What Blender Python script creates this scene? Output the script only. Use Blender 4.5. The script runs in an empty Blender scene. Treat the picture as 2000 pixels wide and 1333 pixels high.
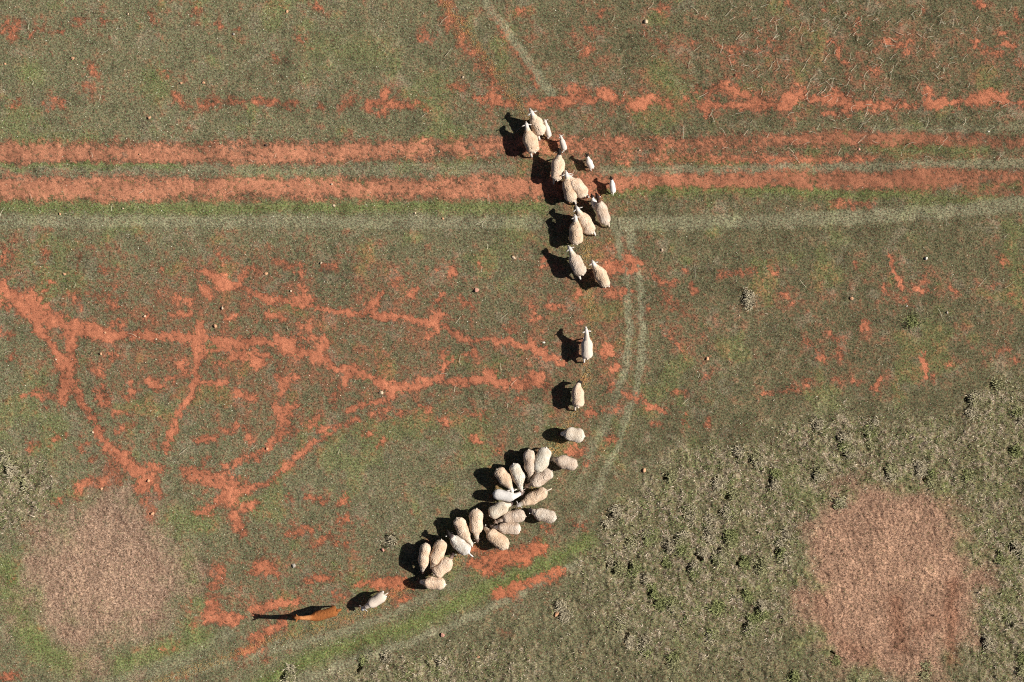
import bpy, math, random
import numpy as np
from mathutils import Vector, noise as mnoise

# ------------------------------------------------------------------ camera, sky, sun, exposure
scene = bpy.context.scene
PX = 0.02                       # metres of ground per photograph pixel
CAM_H = 80.0
cam_d = bpy.data.cameras.new('drone_camera')
cam_d.sensor_width = 36.0
cam_d.lens = 36.0 * CAM_H / (2000 * PX)
cam_d.clip_end = 3000.0
cam = bpy.data.objects.new('drone_camera', cam_d)
cam.location = (0, 0, CAM_H)
scene.collection.objects.link(cam)
scene.camera = cam

SUN_EL, SUN_AZ = math.radians(40.0), math.radians(5.0)     # azimuth from +X towards +Y
world = bpy.data.worlds.new("World")
scene.world = world
world.use_nodes = True
wn = world.node_tree
sky = wn.nodes.new('ShaderNodeTexSky')
sky.sky_type = 'NISHITA'
sky.sun_disc = False
sky.sun_elevation = SUN_EL
sky.air_density = 0.3
sky.sun_rotation = math.radians(90.0) - SUN_AZ
bg = wn.nodes['Background']
bg.inputs['Strength'].default_value = 0.05
wn.links.new(sky.outputs[0], bg.inputs['Color'])
sun_d = bpy.data.lights.new('sun', 'SUN')
sun_d.energy = 5.0
sun_d.angle = math.radians(0.5)
sun_d.color = (1.0, 0.955, 0.88)
sun = bpy.data.objects.new('sun', sun_d)
to_sun = Vector((math.cos(SUN_EL) * math.cos(SUN_AZ), math.cos(SUN_EL) * math.sin(SUN_AZ), math.sin(SUN_EL)))
sun.rotation_euler = to_sun.to_track_quat('Z', 'Y').to_euler()
sun.location = to_sun * 60
scene.collection.objects.link(sun)
scene.view_settings.view_transform = 'Standard'
scene.view_settings.look = 'None'
scene.view_settings.exposure = 0.36
scene.view_settings.gamma = 1.0
scene.cycles.use_denoising = False
scene.cycles.filter_width = 1.1
scene.cycles.max_bounces = 4
scene.cycles.diffuse_bounces = 2

COL = scene.collection
rng = np.random.default_rng(7)
random.seed(7)


def wpos(px, py, z=0.0):
    k = PX * (1 - z / CAM_H)
    return ((px - 1000.0) * k, (666.5 - py) * k)


def link(name, me, parent=None, loc=None):
    o = bpy.data.objects.new(name, me)
    COL.objects.link(o)
    if loc is not None:
        o.location = loc
    if parent is not None:
        o.parent = parent
    return o


def np_mesh(name, V, F3=None, F4=None, smooth=True):
    """a mesh from numpy arrays of vertices, triangles and quads"""
    me = bpy.data.meshes.new(name)
    V = np.ascontiguousarray(V, dtype=np.float32)
    me.vertices.add(len(V))
    me.vertices.foreach_set('co', V.ravel())
    n3 = 0 if F3 is None else len(F3)
    n4 = 0 if F4 is None else len(F4)
    idx, starts = [], []
    if n3:
        idx.append(np.asarray(F3, dtype=np.int32).ravel())
        starts.append(np.arange(n3, dtype=np.int32) * 3)
    if n4:
        idx.append(np.asarray(F4, dtype=np.int32).ravel())
        starts.append(np.arange(n4, dtype=np.int32) * 4 + n3 * 3)
    idx, starts = np.concatenate(idx), np.concatenate(starts)
    me.loops.add(len(idx))
    me.loops.foreach_set('vertex_index', idx)
    me.polygons.add(len(starts))
    me.polygons.foreach_set('loop_start', starts)
    if smooth:
        me.polygons.foreach_set('use_smooth', np.ones(len(starts), dtype=bool))
    me.update(calc_edges=True)
    return me


def set_col(me, C, name='col'):
    a = me.color_attributes.new(name, 'FLOAT_COLOR', 'POINT')
    C4 = np.ones((len(C), 4), dtype=np.float32)
    C4[:, :3] = C
    a.data.foreach_set('color', C4.ravel())


def set_f(me, v, name):
    a = me.attributes.new(name, 'FLOAT', 'POINT')
    a.data.foreach_set('value', np.ascontiguousarray(v, dtype=np.float32).ravel())


# ------------------------------------------------------------------ materials
def new_mat(name):
    m = bpy.data.materials.new(name)
    m.use_nodes = True
    nt = m.node_tree
    b = nt.nodes['Principled BSDF']
    b.inputs['Roughness'].default_value = 0.9
    b.inputs['Specular IOR Level'].default_value = 0.15
    return m, nt, b


def nd(nt, t, **kw):
    n = nt.nodes.new(t)
    for k, v in kw.items():
        setattr(n, k, v)
    return n


def math_n(nt, op, a, b=None, c=None, clamp=False):
    n = nd(nt, 'ShaderNodeMath', operation=op, use_clamp=clamp)
    for i, v in enumerate((a, b, c)):
        if v is None:
            continue
        if isinstance(v, (int, float)):
            n.inputs[i].default_value = v
        else:
            nt.links.new(v, n.inputs[i])
    return n.outputs[0]


def mix_rgb(nt, f, a, b, mode='MIX'):
    n = nd(nt, 'ShaderNodeMix', data_type='RGBA', blend_type=mode)
    for i, v in ((0, f), (6, a), (7, b)):
        if isinstance(v, (int, float)):
            n.inputs[i].default_value = v
        elif isinstance(v, tuple):
            n.inputs[i].default_value = (*v, 1)
        else:
            nt.links.new(v, n.inputs[i])
    return n.outputs[2]


def noise_n(nt, scale, detail=2.0, rough=0.6, off=0.0):
    tc = nd(nt, 'ShaderNodeTexCoord')
    vec = tc.outputs['Object']
    if off:
        mp = nd(nt, 'ShaderNodeMapping')
        mp.inputs['Location'].default_value = (off, off * 0.7, off * 1.3)
        nt.links.new(vec, mp.inputs['Vector'])
        vec = mp.outputs[0]
    n = nd(nt, 'ShaderNodeTexNoise')
    n.inputs['Scale'].default_value = scale
    n.inputs['Detail'].default_value = detail
    n.inputs['Roughness'].default_value = rough
    nt.links.new(vec, n.inputs['Vector'])
    return n.outputs['Fac']


def attr(nt, name, out='Color'):
    n = nd(nt, 'ShaderNodeAttribute', attribute_name=name)
    return n.outputs[out]


def remap(nt, v, a, b, c=0.0, d=1.0):
    n = nd(nt, 'ShaderNodeMapRange', interpolation_type='SMOOTHSTEP')
    n.inputs[1].default_value, n.inputs[2].default_value = a, b
    n.inputs[3].default_value, n.inputs[4].default_value = c, d
    nt.links.new(v, n.inputs[0])
    return n.outputs[0]


# ground: red earth showing through a thin living and dead mat
m_ground, nt, b = new_mat('red_earth_ground')
soilv = attr(nt, 'soil', 'Fac')
fine = noise_n(nt, 13.0, 5.0, 0.8)
fine2 = noise_n(nt, 30.0, 3.0, 0.6, 3.1)
s1 = math_n(nt, 'ADD', soilv, math_n(nt, 'MULTIPLY', math_n(nt, 'SUBTRACT', fine, 0.5), attr(nt, 'speckle', 'Fac')))
smask = remap(nt, s1, 0.28, 0.98)
soilc = mix_rgb(nt, remap(nt, fine2, 0.34, 0.66), (0.68, 0.66, 0.66), (1.30, 1.34, 1.34))
soilc = mix_rgb(nt, 1.0, attr(nt, 'soilcol'), soilc, 'MULTIPLY')
peb = remap(nt, noise_n(nt, 34.0, 1.0, 0.5, 9.0), 0.68, 0.74)
soilc = mix_rgb(nt, math_n(nt, 'MULTIPLY', peb, 0.7), soilc, (0.16, 0.07, 0.04))
matc = mix_rgb(nt, remap(nt, fine, 0.36, 0.64), (0.35, 0.33, 0.32), (1.75, 1.75, 1.7))
matc = mix_rgb(nt, 1.0, attr(nt, 'col'), matc, 'MULTIPLY')
mot = remap(nt, noise_n(nt, 16.0, 3.0, 0.7, 5.0), 0.50, 0.62)
matc = mix_rgb(nt, math_n(nt, 'MULTIPLY', mot, 0.45), matc, (0.20, 0.085, 0.05))
gc = mix_rgb(nt, smask, matc, soilc)
nt.links.new(gc, b.inputs['Base Color'])
bmp = nd(nt, 'ShaderNodeBump')
bmp.inputs['Strength'].default_value = 0.75
bmp.inputs['Distance'].default_value = 0.03
nt.links.new(math_n(nt, 'ADD', math_n(nt, 'MULTIPLY', fine, math_n(nt, 'SUBTRACT', 1.3, smask)), math_n(nt, 'MULTIPLY', fine2, 0.35)), bmp.inputs['Height'])
nt.links.new(bmp.outputs[0], b.inputs['Normal'])


def attr_mat(name, rough=0.8, var=0.25, scale=30.0, spec=0.2, bump=None):
    m, nt, b = new_mat(name)
    b.inputs['Roughness'].default_value = rough
    b.inputs['Specular IOR Level'].default_value = spec
    v = mix_rgb(nt, noise_n(nt, scale, 3.0, 0.6), (1 - var,) * 3, (1 + var,) * 3)
    nt.links.new(mix_rgb(nt, 1.0, attr(nt, 'col'), v, 'MULTIPLY'), b.inputs['Base Color'])
    if bump:
        sc_, st, di = bump
        bp = nd(nt, 'ShaderNodeBump')
        bp.inputs['Strength'].default_value = st
        bp.inputs['Distance'].default_value = di
        nt.links.new(noise_n(nt, sc_, 4.0, 0.7, 1.7), bp.inputs['Height'])
        nt.links.new(bp.outputs[0], b.inputs['Normal'])
    return m


m_grass = attr_mat('grass_blades', 0.7, 0.15, 9.0, 0.25)
m_straw = attr_mat('dry_straw', 0.6, 0.15, 14.0, 0.3)
m_grain = attr_mat('feed_grain', 0.6, 0.2, 40.0, 0.3)
m_stone = attr_mat('weathered_stone', 0.9, 0.35, 28.0, 0.2, (60.0, 0.8, 0.02))
m_coat = attr_mat('short_hair_coat', 0.85, 0.10, 30.0, 0.15, (70.0, 0.5, 0.01))
m_fleece = attr_mat('curly_fleece', 0.95, 0.14, 26.0, 0.08, (48.0, 1.0, 0.03))
m_tag, nt, b = new_mat('plastic_tag')
nt.links.new(mix_rgb(nt, noise_n(nt, 60.0), (0.75, 0.74, 0.68), (0.9, 0.88, 0.8)), b.inputs['Base Color'])
b.inputs['Roughness'].default_value = 0.4

# ------------------------------------------------------------------ fields over the paddock (photograph-pixel units, laid on the ground)
ST = 2.5
gx = np.arange(-260, 2260 + ST, ST)
gy = np.arange(-260, 1593 + ST, ST)
NX, NY = len(gx), len(gy)
GX, GY = np.meshgrid(gx, gy)


def fbm(seed, lmin, lmax, beta=1.0):
    r = np.random.default_rng(seed)
    f = np.fft.rfft2(r.standard_normal((NY, NX)))
    ky = np.fft.fftfreq(NY, d=ST)[:, None]
    kx = np.fft.rfftfreq(NX, d=ST)[None, :]
    k = np.sqrt(kx * kx + ky * ky)
    k[0, 0] = 1
    a = k ** (-beta) * np.exp(-(k * lmin) ** 2 * 0.5) * (1 - np.exp(-(k * lmax) ** 2))
    a[0, 0] = 0
    n = np.fft.irfft2(f * a, s=(NY, NX))
    return (n / n.std()).astype(np.float32)


def sstep(a, b, x):
    t = np.clip((x - a) / (b - a), 0, 1)
    return t * t * (3 - 2 * t)


W1, W2, W3, W4 = fbm(1, 12, 90, 1.2), fbm(2, 12, 90, 1.2), fbm(3, 4, 30, 1.0), fbm(4, 4, 30, 1.0)
XW = GX + 2.3 * W1 + 2.0 * W3
YW = GY + 2.3 * W2 + 2.0 * W4
XS = GX + 2.0 * W1
YS = GY + 2.0 * W2


def stroke(F, pts, w, s=1.0, smooth=False, lo=0.0, hi=2.0):
    """raise F along a polyline; w is half-width (a number or one per point)"""
    ws = [w] * len(pts) if isinstance(w, (int, float)) else list(w)
    ss = [s] * len(pts) if isinstance(s, (int, float)) else list(s)
    if len(pts) == 1:
        pts, ws, ss = [pts[0], (pts[0][0] + 0.1, pts[0][1])], ws * 2, ss * 2
    for (p, q, wa, wb, sa, sb) in zip(pts[:-1], pts[1:], ws[:-1], ws[1:], ss[:-1], ss[1:]):
        R = max(wa, wb) * hi + 34
        i0, i1 = np.searchsorted(gx, [min(p[0], q[0]) - R, max(p[0], q[0]) + R])
        j0, j1 = np.searchsorted(gy, [min(p[1], q[1]) - R, max(p[1], q[1]) + R])
        if i1 <= i0 or j1 <= j0:
            continue
        sl = (slice(j0, j1), slice(i0, i1))
        x, y = (XS[sl], YS[sl]) if smooth else (XW[sl], YW[sl])
        dx, dy = q[0] - p[0], q[1] - p[1]
        t = np.clip(((x - p[0]) * dx + (y - p[1]) * dy) / (dx * dx + dy * dy), 0, 1)
        d = np.hypot(x - p[0] - t * dx, y - p[1] - t * dy)
        ww = wa + (wb - wa) * t
        v = (sa + (sb - sa) * t) * (1 - sstep(lo, hi, d / ww))
        F[sl] = np.maximum(F[sl], v)
    return F


def blob(F, cx, cy, rx, ry, s=1.0, a=0.8, b=1.15, wob=0.0):
    d = np.hypot((XW - cx) / rx, (YW - cy) / ry) + wob * fbmL
    np.maximum(F, s * (1 - sstep(a, b, d)), out=F)
    return F


fbmL = fbm(11, 30, 260, 1.1)
fbmM = fbm(12, 10, 90, 1.0)
fbmF = fbm(13, 3, 26, 0.7)
fbmG = fbm(14, 60, 600, 1.2)

S = np.zeros((NY, NX), dtype=np.float32)
HALO = np.zeros((NY, NX), dtype=np.float32)
# the two wheel ruts
rut1 = [(-260, 303), (0, 303), (150, 300), (300, 300), (500, 302), (700, 297), (900, 289), (1100, 284), (1300, 282), (1500, 276)]
stroke(S, rut1, [18, 18, 17, 17, 18, 16, 15, 14, 13, 11], [1.0, .98, .94, .90, .86, .84, .78, .70, .64, .58], True, 0.25, 2.0)
stroke(S, [(1500, 276), (1650, 271), (1750, 272), (1850, 272)], [10, 11, 13, 10], 0.80, True, 0.45, 2.0)
stroke(S, [(1850, 272), (2000, 276), (2260, 280)], 10, 0.62, True, 0.45, 2.0)
stroke(S, [(1180, 306), (1300, 308), (1500, 309), (1700, 312)], 8, 0.52)
rut2 = [(-260, 366), (0, 367), (250, 368), (500, 366), (750, 369), (1000, 369), (1250, 357), (1500, 353), (1700, 354), (1790, 352), (1900, 344), (2000, 346), (2260, 345)]
stroke(S, rut2, [22, 22, 21, 18, 17, 17, 15, 14, 15, 18, 9, 10, 11], [1.0, .98, .98, .90, .86, .84, .76, .72, .78, .84, .54, .52, .5], True, 0.25, 2.0)
stroke(S, [(1630, 398), (1700, 396)], 8, 0.72)
for x0 in range(1880, 2260, 60):
    stroke(S, [(x0, 372), (x0 + 30, 370)], 12, 0.45)
stroke(HALO, [(-260, 335), (800, 332), (1500, 320), (2260, 312)], 62, .8, True, .5, 1.5)
stroke(HALO, [(900, 200), (1500, 200), (2260, 200)], 34, .7)
# the thin row of bare soil north of the ruts
for pts, w, s in [
    ([(400, 205), (412, 203)], 9, .85), ([(415, 210), (450, 198), (480, 195)], 5, .6), ([(345, 190), (360, 205)], 8, .6),
    ([(500, 197), (530, 200), (555, 207), (575, 205)], 7, .8), ([(626, 205), (632, 212)], 6, .75), ([(665, 215), (690, 200)], 7, .6),
    ([(690, 195), (694, 190)], 7, .7), ([(720, 203), (745, 200), (760, 180)], [9, 11, 6], .95), ([(755, 203), (785, 203), (800, 205)], 8, .9),
    ([(815, 203), (830, 213)], 6, .75), ([(755, 220), (740, 230)], 6, .7), ([(878, 172), (905, 168)], 6, .65), ([(930, 197), (950, 198)], 7, .8),
    ([(962, 190), (985, 200), (1000, 200)], 9, .9), ([(1035, 200), (1080, 198), (1110, 195), (1160, 200)], [8, 8, 11, 8], .95),
    ([(1120, 175), (1135, 180)], 12, .85), ([(1175, 185), (1195, 192)], 9, .9), ([(1200, 203), (1215, 198), (1225, 190)], 6, .7),
    ([(1235, 205), (1255, 205), (1262, 195)], 9, .9), ([(1275, 195), (1300, 200), (1305, 208)], 7, .8), ([(1333, 197), (1340, 196)], 6, .8),
    ([(1370, 207), (1410, 205), (1450, 207), (1500, 206), (1550, 203)], [8, 6, 7, 8, 9], 1.), ([(1385, 180), (1410, 170), (1440, 178), (1475, 195), (1500, 200)], [8, 9, 9, 9, 9], .85),
    ([(1375, 215), (1382, 228)], 6, .8), ([(1540, 195), (1562, 185)], 12, .95), ([(1555, 190), (1600, 195), (1640, 190)], [8, 6, 13], .9),
    ([(1640, 190), (1655, 205), (1655, 222)], [14, 12, 8], 1.), ([(1610, 220), (1640, 222)], 6, .7),
    ([(1670, 203), (1720, 205), (1790, 206)], [7, 6, 5], .85), ([(1808, 182), (1812, 190)], 8, .8), ([(1810, 203), (1870, 203)], 7, .9),
    ([(1890, 200), (1920, 190), (1935, 180), (1950, 195), (1965, 200)], [7, 12, 9, 11, 7], 1.), ([(1975, 203), (2050, 203), (2260, 205)], 6, .8),
    # the worn track coming down from the top edge
    ([(850, -60), (870, 5), (878, 25), (895, 55), (905, 70)], 14, .48), ([(875, 45), (890, 60), (930, 110), (950, 140), (975, 175)], 12, .5),
    ([(935, -40), (950, 10), (985, 60), (1010, 100), (1050, 160)], 8, .36), ([(825, 68), (838, 72)], 10, .65),
]:
    stroke(S, pts, w, s)
# the network of sheep pads on the west side
for pts, w, s in [
    ([(-260, 500), (-100, 540), (0, 563), (30, 580), (55, 595), (90, 618), (150, 640), (200, 654), (290, 655), (380, 662), (450, 668), (520, 668)], [16, 14, 10, 16, 24, 15, 12, 11, 9, 9, 9, 8], 1.),
    ([(0, 590), (12, 600)], 7, .9), ([(0, 645), (20, 655)], 9, .7), ([(60, 600), (75, 640), (90, 665), (108, 690), (125, 712)], [14, 10, 8, 8, 10], 1.),
    ([(130, 650), (140, 665), (138, 700)], [13, 12, 9], .95), ([(130, 715), (130, 755), (124, 785)], [17, 16, 8], 1.),
    ([(145, 760), (165, 795), (185, 830), (210, 875), (240, 900)], [8, 8, 8, 11, 16], 1.), ([(240, 900), (270, 925), (290, 935), (275, 955)], [13, 14, 14, 12], 1.),
    ([(215, 920), (225, 935), (200, 945), (175, 945), (155, 953)], [14, 18, 14, 10, 8], .9), ([(290, 912), (318, 918)], 8, .85), ([(305, 945), (318, 970), (285, 975)], [7, 9, 12], .9),
    ([(292, 990), (290, 1015)], 10, .9), ([(108, 985), (118, 978)], 9, .6), ([(55, 1030), (60, 1040)], 10, .65), ([(25, 1125), (20, 1140)], 7, .7),
    ([(0, 1325), (25, 1315)], 9, .85), ([(390, 637), (385, 700), (382, 745), (375, 765)], [10, 9, 9, 7], 1.), ([(375, 770), (355, 795)], 7, .95),
    ([(350, 805), (340, 840), (325, 870)], [9, 8, 5], .9), ([(355, 705), (360, 725)], 8, .8), ([(15, 705), (30, 690)], 6, .8), ([(85, 795), (90, 800)], 4, .5),
    ([(45, 775), (75, 765), (105, 775)], [6, 11, 8], .85), ([(195, 765), (200, 780)], 13, .95), ([(255, 750), (257, 770)], 7, .9), ([(240, 775), (248, 778)], 5, .7),
    ([(290, 745), (305, 755)], 9, .9), ([(180, 720), (200, 728)], 8, .7), ([(215, 695), (222, 700)], 8, .7), ([(325, 738), (338, 742)], 5, .8),
    ([(220, 808), (245, 810)], 7, .7), ([(225, 845), (260, 830)], 7, .8), ([(60, 872), (70, 870)], 9, .7), ([(105, 855), (115, 852)], 7, .8), ([(125, 855), (130, 845)], 5, .6),
    ([(160, 880), (172, 862)], 6, .7), ([(170, 895), (182, 892)], 8, .7), ([(300, 870), (305, 866)], 5, .6), ([(315, 875), (325, 878)], 6, .7),
    ([(400, 690), (425, 685), (445, 675), (480, 672)], [5, 7, 10, 9], .9), ([(450, 698), (470, 695)], 10, .85), ([(495, 700), (505, 710)], 12, .85),
    ([(420, 715), (440, 718)], 7, .7), ([(395, 750), (420, 750), (442, 745)], 7, .85), ([(455, 765), (480, 773), (500, 780)], 7, .85),
    ([(365, 925), (400, 932), (440, 945), (475, 955)], [11, 13, 16, 15], 1.), ([(455, 950), (450, 970)], 20, 1.), ([(440, 975), (420, 990), (385, 1003)], [11, 9, 8], .9),
    ([(455, 1005), (470, 1030), (475, 1050)], [12, 12, 8], .95), ([(465, 1000), (500, 985)], 9, .85), ([(480, 955), (520, 948), (550, 920), (590, 885)], [8, 7, 7, 8], .9),
    ([(590, 885), (600, 878)], 9, .85), ([(435, 912), (480, 895), (500, 893)], 6, .85), ([(500, 897), (520, 875), (535, 860)], 8, .9), ([(385, 865), (400, 855), (415, 855)], 8, .85),
    ([(430, 840), (450, 845), (465, 830)], 6, .7), ([(395, 905), (410, 895)], 7, .7), ([(545, 855), (555, 830), (550, 805), (540, 790)], [11, 12, 10, 8], .9),
    ([(550, 845), (570, 850)], 9, .8), ([(480, 835), (490, 865)], 7, .7), ([(600, 835), (615, 815)], 9, .8), ([(605, 833), (640, 838), (675, 828), (700, 815)], 7, .85),
    ([(612, 865), (635, 855)], 6, .75), ([(540, 660), (560, 678), (590, 685)], [8, 14, 9], 1.), ([(585, 690), (620, 700), (655, 715)], [9, 8, 7], 1.), ([(620, 695), (640, 668), (632, 660)], 8, .9),
    ([(560, 662), (640, 662)], 6, .8), ([(655, 715), (690, 720), (680, 735), (672, 750)], [8, 8, 6, 6], .9), ([(655, 760), (650, 785)], 6, .7),
    ([(540, 735), (555, 755), (548, 765)], 8, .9), ([(560, 742), (575, 738)], 8, .8), ([(500, 690), (522, 692)], 7, .8), ([(700, 735), (740, 740)], 8, .8),
    ([(745, 745), (765, 760), (755, 780), (725, 790), (680, 798)], [10, 11, 8, 6, 7], .95), ([(770, 758), (820, 752), (850, 742), (900, 748), (950, 742)], [10, 9, 8, 7, 8], 1.),
    ([(845, 740), (865, 735), (872, 715)], 6, .9), ([(872, 712), (890, 700)], 4, .8), ([(865, 690), (870, 710)], 8, .75), ([(910, 695), (925, 688)], 8, .85),
    ([(945, 740), (955, 730), (975, 748), (1010, 752)], [9, 8, 7, 7], .9), ([(1010, 752), (1040, 742), (1065, 752)], [10, 14, 9], .85), ([(1055, 735), (1062, 740)], 7, .8),
    ([(1015, 780), (1030, 783)], 7, .6), ([(385, 530), (410, 535), (430, 550), (455, 560)], [5, 8, 10, 8], .95), ([(395, 560), (410, 580)], 7, .8), ([(470, 555), (480, 530), (500, 525)], 7, .7),
    ([(340, 585), (375, 585)], 8, .7), ([(335, 615), (370, 615)], 7, .7), ([(445, 625), (455, 615)], 8, .7), ([(485, 575), (490, 580)], 5, .7),
    ([(520, 582), (545, 582)], 8, .95), ([(575, 590), (600, 590), (612, 598)], [11, 12, 6], .95), ([(585, 562), (590, 570)], 7, .8), ([(625, 605), (665, 610), (710, 612)], 5, .7),
    ([(520, 620), (550, 622)], 8, .8), ([(540, 515), (570, 520)], 9, .6), ([(590, 520), (592, 535)], 6, .6), ([(630, 522), (655, 522)], 7, .7), ([(590, 635), (605, 640)], 8, .6),
    ([(725, 600), (735, 588), (745, 570)], [11, 8, 5], .95), ([(735, 615), (780, 620), (815, 625), (850, 635)], [8, 7, 7, 9], 1.), ([(848, 625), (860, 612)], 9, .95),
    ([(850, 590), (862, 580)], 7, .85), ([(800, 580), (812, 565)], 7, .7), ([(765, 552), (785, 540)], 6, .7), ([(870, 640), (890, 655), (920, 665), (960, 665), (990, 668)], [5, 8, 8, 6, 8], .95),
    ([(885, 530), (890, 535)], 9, .85), ([(850, 530), (855, 528)], 5, .7), ([(900, 585), (920, 605)], 6, .75), ([(935, 518), (940, 525)], 6, .7), ([(830, 665), (850, 650)], 7, .65),
    ([(1035, 670), (1050, 685), (1075, 700), (1100, 710)], [7, 10, 9, 9], .95), ([(990, 640), (1000, 650)], 7, .6), ([(730, 810), (760, 800)], 7, .6), ([(820, 790), (840, 805)], 8, .8),
    ([(775, 812), (785, 808)], 6, .75), ([(712, 845), (722, 850)], 8, .75), ([(748, 860), (740, 875)], 6, .8), ([(865, 818), (870, 825)], 5, .7), ([(915, 808), (945, 812)], 7, .65),
    ([(925, 858), (935, 865)], 8, .85), ([(970, 885), (985, 870)], 7, .8), ([(600, 975), (635, 980)], 7, .85), ([(558, 975), (570, 975)], 7, .8), ([(665, 982), (678, 978)], 7, .85),
    ([(590, 1030), (605, 1035)], 9, .85), ([(560, 1045), (590, 1038)], 7, .8), ([(665, 1020), (682, 1012)], 9, .7), ([(618, 1068), (645, 1048)], 7, .8), ([(660, 1057), (664, 1058)], 6, .9),
    ([(675, 1062), (677, 1060)], 6, .75), ([(505, 1105), (540, 1122)], [13, 9], .85), ([(598, 1133), (640, 1128)], [9, 8], .85), ([(648, 1172), (680, 1160)], 8, .75),
    ([(700, 1143), (740, 1137), (780, 1140), (800, 1142)], [7, 11, 10, 9], .95), ([(770, 1165), (800, 1170)], 9, .6), ([(500, 1190), (540, 1182), (580, 1178)], [12, 9, 8], .85),
    ([(550, 1215), (530, 1228), (505, 1250), (480, 1275), (460, 1285)], [10, 9, 11, 9, 7], .9), ([(520, 1255), (515, 1290)], 6, .6), ([(400, 1120), (430, 1110), (430, 1130)], [8, 11, 10], .8),
    ([(405, 1145), (420, 1145)], 10, .8), ([(415, 1180), (410, 1205), (440, 1210), (470, 1208)], [14, 14, 12, 7], .95), ([(375, 1220), (380, 1230)], 8, .6), ([(365, 1165), (372, 1175)], 6, .7),
    ([(310, 1270), (330, 1275), (350, 1255)], 7, .6), ([(480, 1120), (490, 1117)], 6, .8), ([(395, 1115), (398, 1118)], 5, .5), ([(350, 1325), (380, 1320)], 4, .7), ([(600, 620), (602, 622)], 4, .5),
    ([(455, 560), (500, 572), (545, 584), (600, 598), (660, 609), (720, 614)], 5, .86), ([(860, 635), (890, 652), (940, 665), (1000, 668), (1035, 680)], 5.5, .9), ([(940, 745), (1000, 750), (1065, 752)], 6, .92), ([(520, 668), (560, 664)], 6, .9),
    ([(655, 715), (700, 730), (745, 748)], 5.5, .88), ([(330, 845), (322, 875)], 5, .88), ([(475, 955), (520, 945), (560, 912), (600, 876), (640, 850)], 5.5, .88), ([(535, 862), (550, 840), (560, 800), (580, 790)], 6, .86),
    # near the flock and south of it
    ([(925, 1098), (960, 1100), (1000, 1088), (1050, 1075), (1062, 1070)], [11, 17, 19, 13, 8], 1.), ([(950, 1118), (975, 1105)], 13, .95), ([(1050, 1058), (1046, 1064)], 7, .8),
    ([(920, 1072), (945, 1078)], 6, .9), ([(975, 1160), (1010, 1145), (1040, 1140)], [15, 14, 12], 1.), ([(1040, 1140), (1080, 1125), (1105, 1118)], [11, 15, 8], 1.), ([(1010, 1135), (1000, 1165)], 12, .9),
    ([(1150, 1085), (1175, 1090)], 13, .6), ([(1240, 1070), (1245, 1075)], 7, .5), ([(1115, 1020), (1140, 1030)], 9, .6), ([(1060, 1030), (1080, 1025)], 6, .7), ([(985, 1235), (995, 1240)], 8, .7), ([(1000, 1270), (1025, 1245)], 7, .7),
    ([(1030, 1280), (1040, 1285)], 5, .6), ([(1125, 1310), (1140, 1330)], 8, .6), ([(1110, 885), (1130, 882)], [8, 12], .95), ([(1185, 862), (1200, 858)], 9, .95), ([(1140, 905), (1142, 908)], 6, .8),
    ([(1145, 810), (1160, 805)], 7, .95), ([(1075, 815), (1078, 812)], 5, .6), ([(1180, 690), (1190, 685)], 11, .95), ([(1196, 722), (1205, 715)], 9, .9), ([(1190, 758), (1200, 760)], 8, .75),
    ([(1225, 772), (1240, 778)], 10, .85), ([(1262, 792), (1285, 798), (1308, 808)], [7, 7, 5], .95), ([(1180, 800), (1215, 795)], 7, .6), ([(1320, 765), (1345, 768)], 9, .75), ([(1372, 745), (1380, 735)], 6, .7),
    ([(1375, 655), (1378, 660)], 5, .4), ([(1340, 808), (1342, 810)], 5, .9), ([(1380, 825), (1385, 830)], 7, .7), ([(1275, 830), (1290, 828)], 5, .7), ([(1335, 825), (1338, 828)], 4, .7),
    ([(1190, 525), (1215, 522), (1228, 508), (1248, 512)], [12, 9, 11, 9], 1.), ([(1225, 535), (1240, 525)], 6, .9), ([(1185, 545), (1188, 575), (1215, 572)], [6, 10, 9], .85), ([(1128, 572), (1132, 575)], 8, .85),
    ([(1065, 515), (1068, 505)], 5, .85), ([(1070, 598), (1095, 600)], 7, .75), ([(1045, 620), (1060, 622)], 8, .7), ([(1035, 600), (1040, 603)], 5, .7), ([(1130, 628), (1135, 630)], 7, .8), ([(1280, 535), (1285, 545)], 5, .8),
    ([(1290, 552), (1320, 552)], 6, .6), ([(1335, 527), (1345, 532)], 5, .8), ([(1352, 555), (1360, 568)], 7, .9), ([(1400, 538), (1430, 535), (1480, 525)], 6, .65), ([(1300, 585), (1325, 600)], 12, .6), ([(1300, 640), (1330, 690)], 6, .5),
    ([(1260, 620), (1265, 600)], 6, .6), ([(1230, 570), (1210, 575)], 6, .6),
    # scattered bare spots on the east side
    ([(1736, 498), (1742, 515), (1750, 540)], [4, 5, 4], .95), ([(1755, 545), (1762, 565)], 5, .9), ([(1728, 560), (1735, 570)], 6, .7), ([(1788, 567), (1810, 568)], 6, .7), ([(1800, 545), (1808, 550)], 8, .6), ([(1855, 565), (1860, 566)], 5, .9),
    ([(1950, 500), (1965, 515)], 8, .65), ([(1995, 530), (2010, 535)], 9, .7), ([(1968, 575), (1970, 578)], 6, .65), ([(1943, 555), (1945, 558)], 6, .75), ([(1525, 570), (1540, 580)], 6, .75), ([(1550, 600), (1552, 602)], 5, .6),
    ([(1670, 520), (1672, 522)], 5, .7), ([(1772, 587), (1773, 592)], 5, .7), ([(1690, 630), (1683, 645)], 7, .9), ([(1622, 660), (1640, 662)], 7, .8), ([(1500, 520), (1510, 528)], 8, .6), ([(1600, 690), (1610, 700)], 6, .7),
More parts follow.
